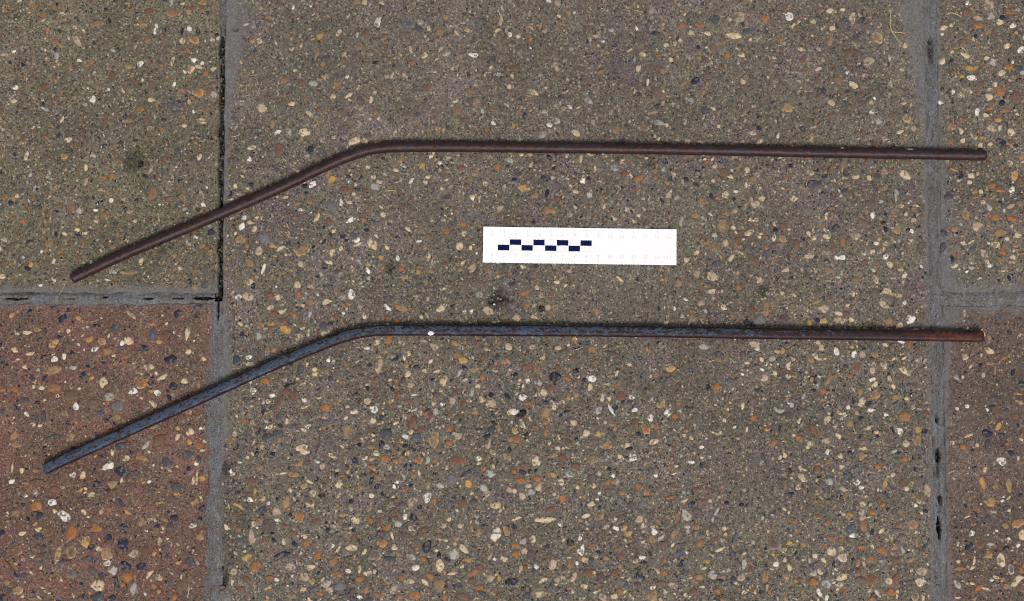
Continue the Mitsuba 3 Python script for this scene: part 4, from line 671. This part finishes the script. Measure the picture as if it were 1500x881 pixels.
R1 = 0.0045
path1 = smooth_path([(105.5, 408.5), (180, 374), (300, 323.5), (375, 291), (425, 268.5), (475, 244.5), (500, 233.5), (522, 225), (545, 218.6), (560, 216.6), (585, 215.6), (613, 215.3), (680, 215.4),
                     (750, 216.3), (938, 218.6), (1125, 222), (1180, 223.2), (1300, 225.4), (1446, 228)], R1 + 0.0003)
m, uv = rod_mesh(path1, R1, 30, 2.1, 0.00055, 3)
scene['bent_rod'] = ply(m, 'rusty_iron', smooth=True, uv=uv)
tag('bent_rod', 'bent round iron rod rusted dark brown all over, crossing the dark open joint', 'metal rod')
R2 = 0.0046
path2 = smooth_path([(65.5, 687.5), (117, 663.5), (200, 626), (300, 581), (375, 546.5), (425, 524.5), (450, 514.5), (487, 499.5), (508, 492), (525, 487.8), (545, 485), (565, 484.2), (600, 484),
                     (680, 484.2), (750, 484.7), (940, 486.3), (1125, 489.3), (1280, 491), (1441, 493.5)], R2 + 0.0003)
m, uv = rod_mesh(path2, R2, 36, 3.4, 0.0004, 8)
scene['bent_rod_001'] = ply(m, 'scaled_iron', smooth=True, uv=uv)
tag('bent_rod_001', 'bent squarish iron rod with patchy blue grey mill scale and an orange rusted straight end', 'metal rod')
scene['pale_fleck'] = flat_bsdf({'type': 'rgb', 'value': S(250, 250, 252)}, 0.6)


def fleck(x, y, z, w, h, seed):
    m = trimesh.creation.icosphere(subdivisions=2, radius=1.0)
    v = m.vertices * (1 + 0.5 * (meshkit.fbm(m.vertices * 1.7 + seed * 7.1, 3, seed) - 0.5)[:, None]) * [w / 2, h / 2, 0.0006]
    p = at(x, y, z)
    return trimesh.Trimesh(v + p, m.faces, process=False)


scene['bent_rod_001__white_fleck'] = ply(fleck(631, 488.5, 2 * R2 + 0.0004, 0.0056, 0.0036, 1), 'pale_fleck', smooth=True)
tag('bent_rod_001__white_fleck', 'small white fleck stuck on the rod just past its bend')
scene['worn_fleck'] = flat_bsdf({'type': 'rgb', 'value': S(140, 128, 134)}, 0.7)
for q in ((1234, 217.5, 0.0033, 0.0022), (1333, 219.5, 0.006, 0.0020)):
    scene[numbered('bent_rod__pale_fleck')] = ply(fleck(q[0], q[1], 2 * R1 - 0.0012, q[2], q[3], int(q[0])), 'worn_fleck', smooth=True)

# ------------------------------------------------------------------ the scale card
c0, c1, c2, c3 = (at(*q, 0.0012)[:2] for q in ((708, 332.4), (991, 336.2), (991, 388.6), (707.3, 385)))
ex = (c1 - c0) / np.linalg.norm(c1 - c0)
ey = np.array([-ex[1], ex[0]])
CW, CH = np.linalg.norm((c1 + c2 - c0 - c3) / 2), np.linalg.norm((c0 + c1 - c2 - c3) / 2)
CM = CW / 16.42
CARD_Z = 0.0015


def card_to_world():
    m = np.eye(4)
    m[:2, 0], m[:2, 1], m[:2, 3] = ex, ey, c0
    m[2, 3] = CARD_Z
    return T(m)


CARD = card_to_world()
nx_, ny_ = 60, 14
gx, gy = np.meshgrid(np.linspace(0, CW, nx_), np.linspace(-CH, 0, ny_))
gz = 0.00025 * np.sin(gx / CW * 5 + 1) + 0.0002 * (gy / CH)
v, f = sheet(gx, gy, gz)
loop = np.concatenate([np.arange(nx_), np.arange(1, ny_) * nx_ + nx_ - 1, (ny_ - 1) * nx_ + np.arange(nx_ - 2, -1, -1), np.arange(ny_ - 2, 0, -1) * nx_])
low = v.copy()
low[:, 2] -= 0.00045
k = len(v)
nxt = np.roll(loop, -1)
f = np.vstack([f, f[:, ::-1] + k, np.stack([loop, loop + k, nxt + k], 1), np.stack([loop, nxt + k, nxt], 1)])
scene['card_white'] = flat_bsdf(proc(lambda p, n, uv: mi.Color3f(0.86, 0.86, 0.88) * (0.97 + 0.06 * fbm(p.x * 300, p.y * 300, 2.0))), 0.55, 0.4)
scene['card_ink'] = flat_bsdf({'type': 'rgb', 'value': S(0, 14, 76)}, 0.6, 0.12)
scene['card_faint'] = flat_bsdf({'type': 'rgb', 'value': [0.64, 0.63, 0.68]}, 0.6, 0.3)
scene['scale_card'] = ply((np.vstack([v, low]), f), 'card_white', to_world=CARD)
tag('scale_card', 'white paper scale card with dark blue checks and faint centimetre numbers between the two rods', 'scale card')


def on_card(m, key, bsdf, dz=0.00012):
    v = np.array(m.vertices)
    v[:, 2] = v[:, 2] + 0.00025 * np.sin(v[:, 0] / CW * 5 + 1) + 0.0002 * (v[:, 1] / CH) + dz
    scene[numbered('scale_card__' + key)] = ply(trimesh.Trimesh(v, m.faces, process=False), bsdf, to_world=CARD)


def bar(x0, y0, x1, y1, n=6):
    m = trimesh.creation.box([x1 - x0, y1 - y0, 0.00006])
    m = m.subdivide()
    m.apply_translation([(x0 + x1) / 2, (y0 + y1) / 2, 0])
    return m


ZERO = 0.78 * CM
MID = -0.0153 * CH / 0.0307
for i in range(8):
    x = ZERO + (i + 0.49) * CM
    up = i % 2 == 1
    yc = MID + (0.00235 if up else -0.00235)
    on_card(bar(x, yc - 0.00232, x + CM * 0.955, yc + 0.00232), 'check_block', 'card_ink')
for i in range(16):
    x = ZERO + i * CM
    for y0, y1 in ((-0.0012, -0.0050), (-CH + 0.0010, -CH + 0.0040)):
        on_card(bar(x - 0.00013, min(y0, y1), x + 0.00013, max(y0, y1)), 'tick_mark', 'card_faint')
    for y in (-0.0080, -CH + 0.0052):
        m = meshkit.text_mesh(str(i), 0.0026, 0.00006)
        m.apply_translation([x - m.bounds.mean(0)[0], y, 0])
        on_card(m, 'numeral', 'card_faint')
for y in (MID + 0.0049, MID - 0.0049):
    on_card(bar(ZERO + 0.49 * CM, y - 0.00007, ZERO + 8.45 * CM, y + 0.00007), 'frame_line', 'card_faint')


# ------------------------------------------------------------------ bits of dry grass on the paving
def straw_color(p, n, uv):
    return mix(S(178, 160, 118), S(206, 192, 158), noise(p.x * 260, p.y * 260, 1)) * (0.75 + 0.5 * noise(p.x * 1500, p.y * 1500))


scene['dry_straw'] = {'type': 'twosided', 'bsdf': {'type': 'principled', 'base_color': proc(straw_color), 'roughness': 0.6, 'specular': 0.4}}
scene['brown_straw'] = flat_bsdf({'type': 'rgb', 'value': S(150, 92, 38)}, 0.6)


def stalk(points, width):
    """Thin bent stems lying on the slab: lists of photograph points, the width in pixels."""
    out = []
    for pts in points:
        p = np.array([at(x, y, 0.0006)[:2] for x, y in pts])
        d = np.concatenate([[0], np.cumsum(np.linalg.norm(np.diff(p, axis=0), axis=1))])
        s = np.linspace(0, d[-1], 14)
        q = np.stack([np.interp(s, d, p[:, 0]), np.interp(s, d, p[:, 1])], 1)
        for _ in range(2):
            q[1:-1] = 0.25 * q[:-2] + 0.5 * q[1:-1] + 0.25 * q[2:]
        nrm = np.gradient(q, axis=0)[:, ::-1] * [-1, 1]
        nrm /= np.linalg.norm(nrm, axis=1, keepdims=True)
        q = q + nrm * (0.0005 * np.sin(s / d[-1] * 4 + pts[0][0]))[:, None]
        r = width * MPP / 2 * (0.55 + 0.45 * np.sin(np.linspace(0.35, 2.9, 14)))
        th = np.arange(6) * np.pi / 3
        z = relief(q[:, 0], q[:, 1]) + 0.0005 + 0.0004 * np.sin(s / d[-1] * 3.1)
        v = np.empty((14, 6, 3))
        v[..., :2] = q[:, None] + nrm[:, None] * (np.cos(th)[None, :] * r[:, None])[..., None]
        v[..., 2] = z[:, None] + np.sin(th)[None] * r[:, None] * 0.7
        i, j = np.meshgrid(np.arange(13), np.arange(6), indexing='ij')
        a, b = (i * 6 + j).ravel(), (i * 6 + (j + 1) % 6).ravel()
        f = np.vstack([np.stack([a, b, b + 6], 1), np.stack([a, b + 6, a + 6], 1), [[0, k, k + 1] for k in range(1, 5)], [[78, 78 + k + 1, 78 + k] for k in range(1, 5)]])
        out.append(trimesh.Trimesh(v.reshape(-1, 3), f, process=False))
    return trimesh.util.concatenate(out)


STALKS = [
    ([[(1305, 18), (1304.5, 45), (1312, 55), (1319, 69)], [(1305, 45), (1316, 48), (1326, 50)]], 2.0, 'dry_straw', 'forked pale grass stalk on the grey slab above the straight part of the brown rod'),
    ([[(1407, 66), (1413, 75), (1420, 87)]], 1.6, 'dry_straw', 'straight straw piece beside the mortar joint above the straight end of the brown rod'),
    ([[(1393, 17), (1408, 26)]], 1.8, 'dry_straw', 'short pale straw piece at the very top beside the mortar joint above the brown rod'),
    ([[(95, 415), (86, 435)]], 1.3, 'dry_straw', 'thin straw piece just past the bent tip of the rusty brown rod'),
    ([[(117, 271), (109, 281)]], 1.4, 'dry_straw', 'tiny straw piece on the olive grey slab above the tip of the rusty brown rod'),
    ([[(928, 14), (942, 19.5)]], 1.4, 'dry_straw', 'tiny yellow straw piece at the top edge of the long grey slab'),
    ([[(839, 513), (854, 509)]], 1.4, 'dry_straw', 'tiny yellow straw piece lying along and just below the middle of the blue grey rod'),
    ([[(881, 566), (876, 575), (870, 584)]], 1.5, 'brown_straw', 'brown bent straw piece on grey slab well below the middle of the blue grey rod'),
    ([[(798, 494), (805, 502)]], 1.4, 'brown_straw', 'tiny brown straw piece touching the lower side of the blue grey rod'),
    ([[(1222, 239), (1211, 255)]], 1.7, 'brown_straw', 'dark brown straw piece under the rusty brown rod near its straight end'),
    ([[(6, 820), (12, 828), (19, 836)]], 2.0, 'brown_straw', 'orange brown straw piece below the bent tip of the blue grey rod on reddish slab'),
    ([[(91, 861), (106, 849)]], 1.8, 'brown_straw', 'orange brown straw piece at the bottom of the reddish slab with navy pebbles'),
    ([[(276.5, 856), (275, 876)]], 1.8, 'dry_straw', 'upright pale straw piece at the bottom of the reddish slab next to the mortar joint'),
    ([[(321.5, 819), (319, 831)]], 1.4, 'dry_straw', 'tiny straw piece on the smeared mortar just above the dark hole in the grey slab'),
    ([[(341, 202), (352, 196)]], 1.4, 'dry_straw', 'tiny straw piece beside the dark open joint above the rusty brown rod'),
    ([[(362, 121), (361, 137)]], 1.1, 'dry_straw', 'thin upright straw piece on the grey slab beside the upper part of the open joint'),
    ([[(366, 112), (377, 108.5)]], 1.4, 'dry_straw', 'tiny level straw piece just above the thin upright one beside the open joint'),
    ([[(347, 5), (355, 4.5)]], 1.4, 'dry_straw', 'tiny straw piece at the very top of the grey slab beside the open joint'),
    ([[(1390, 695), (1395, 690), (1400, 688)]], 1.6, 'dry_straw', 'pale curved straw piece on reddish slab below the orange end of the blue grey rod'),
    ([[(956, 831), (965, 841)]], 1.7, 'dry_straw', 'pale straw piece near the bottom edge of the long grey slab'),
    ([[(564, 279), (580, 280.5)]], 1.7, 'dry_straw', 'pale level straw piece on the grey slab below the bend of the rusty brown rod'),
    ([[(1011, 250), (1016, 254)]], 1.3, 'dry_straw', 'tiny straw piece under the straight brown rod, just past the end of the scale card'),
    ([[(1457, 522.5), (1470, 518)]], 1.4, 'brown_straw', 'small brown straw piece on reddish slab past the orange end of the blue grey rod'),
]
for pts, w, m, text in STALKS:
    key = numbered('dry_grass_stalk')
    scene[key] = ply(stalk(pts, w), m, smooth=True)
    tag(key, text, 'straw')
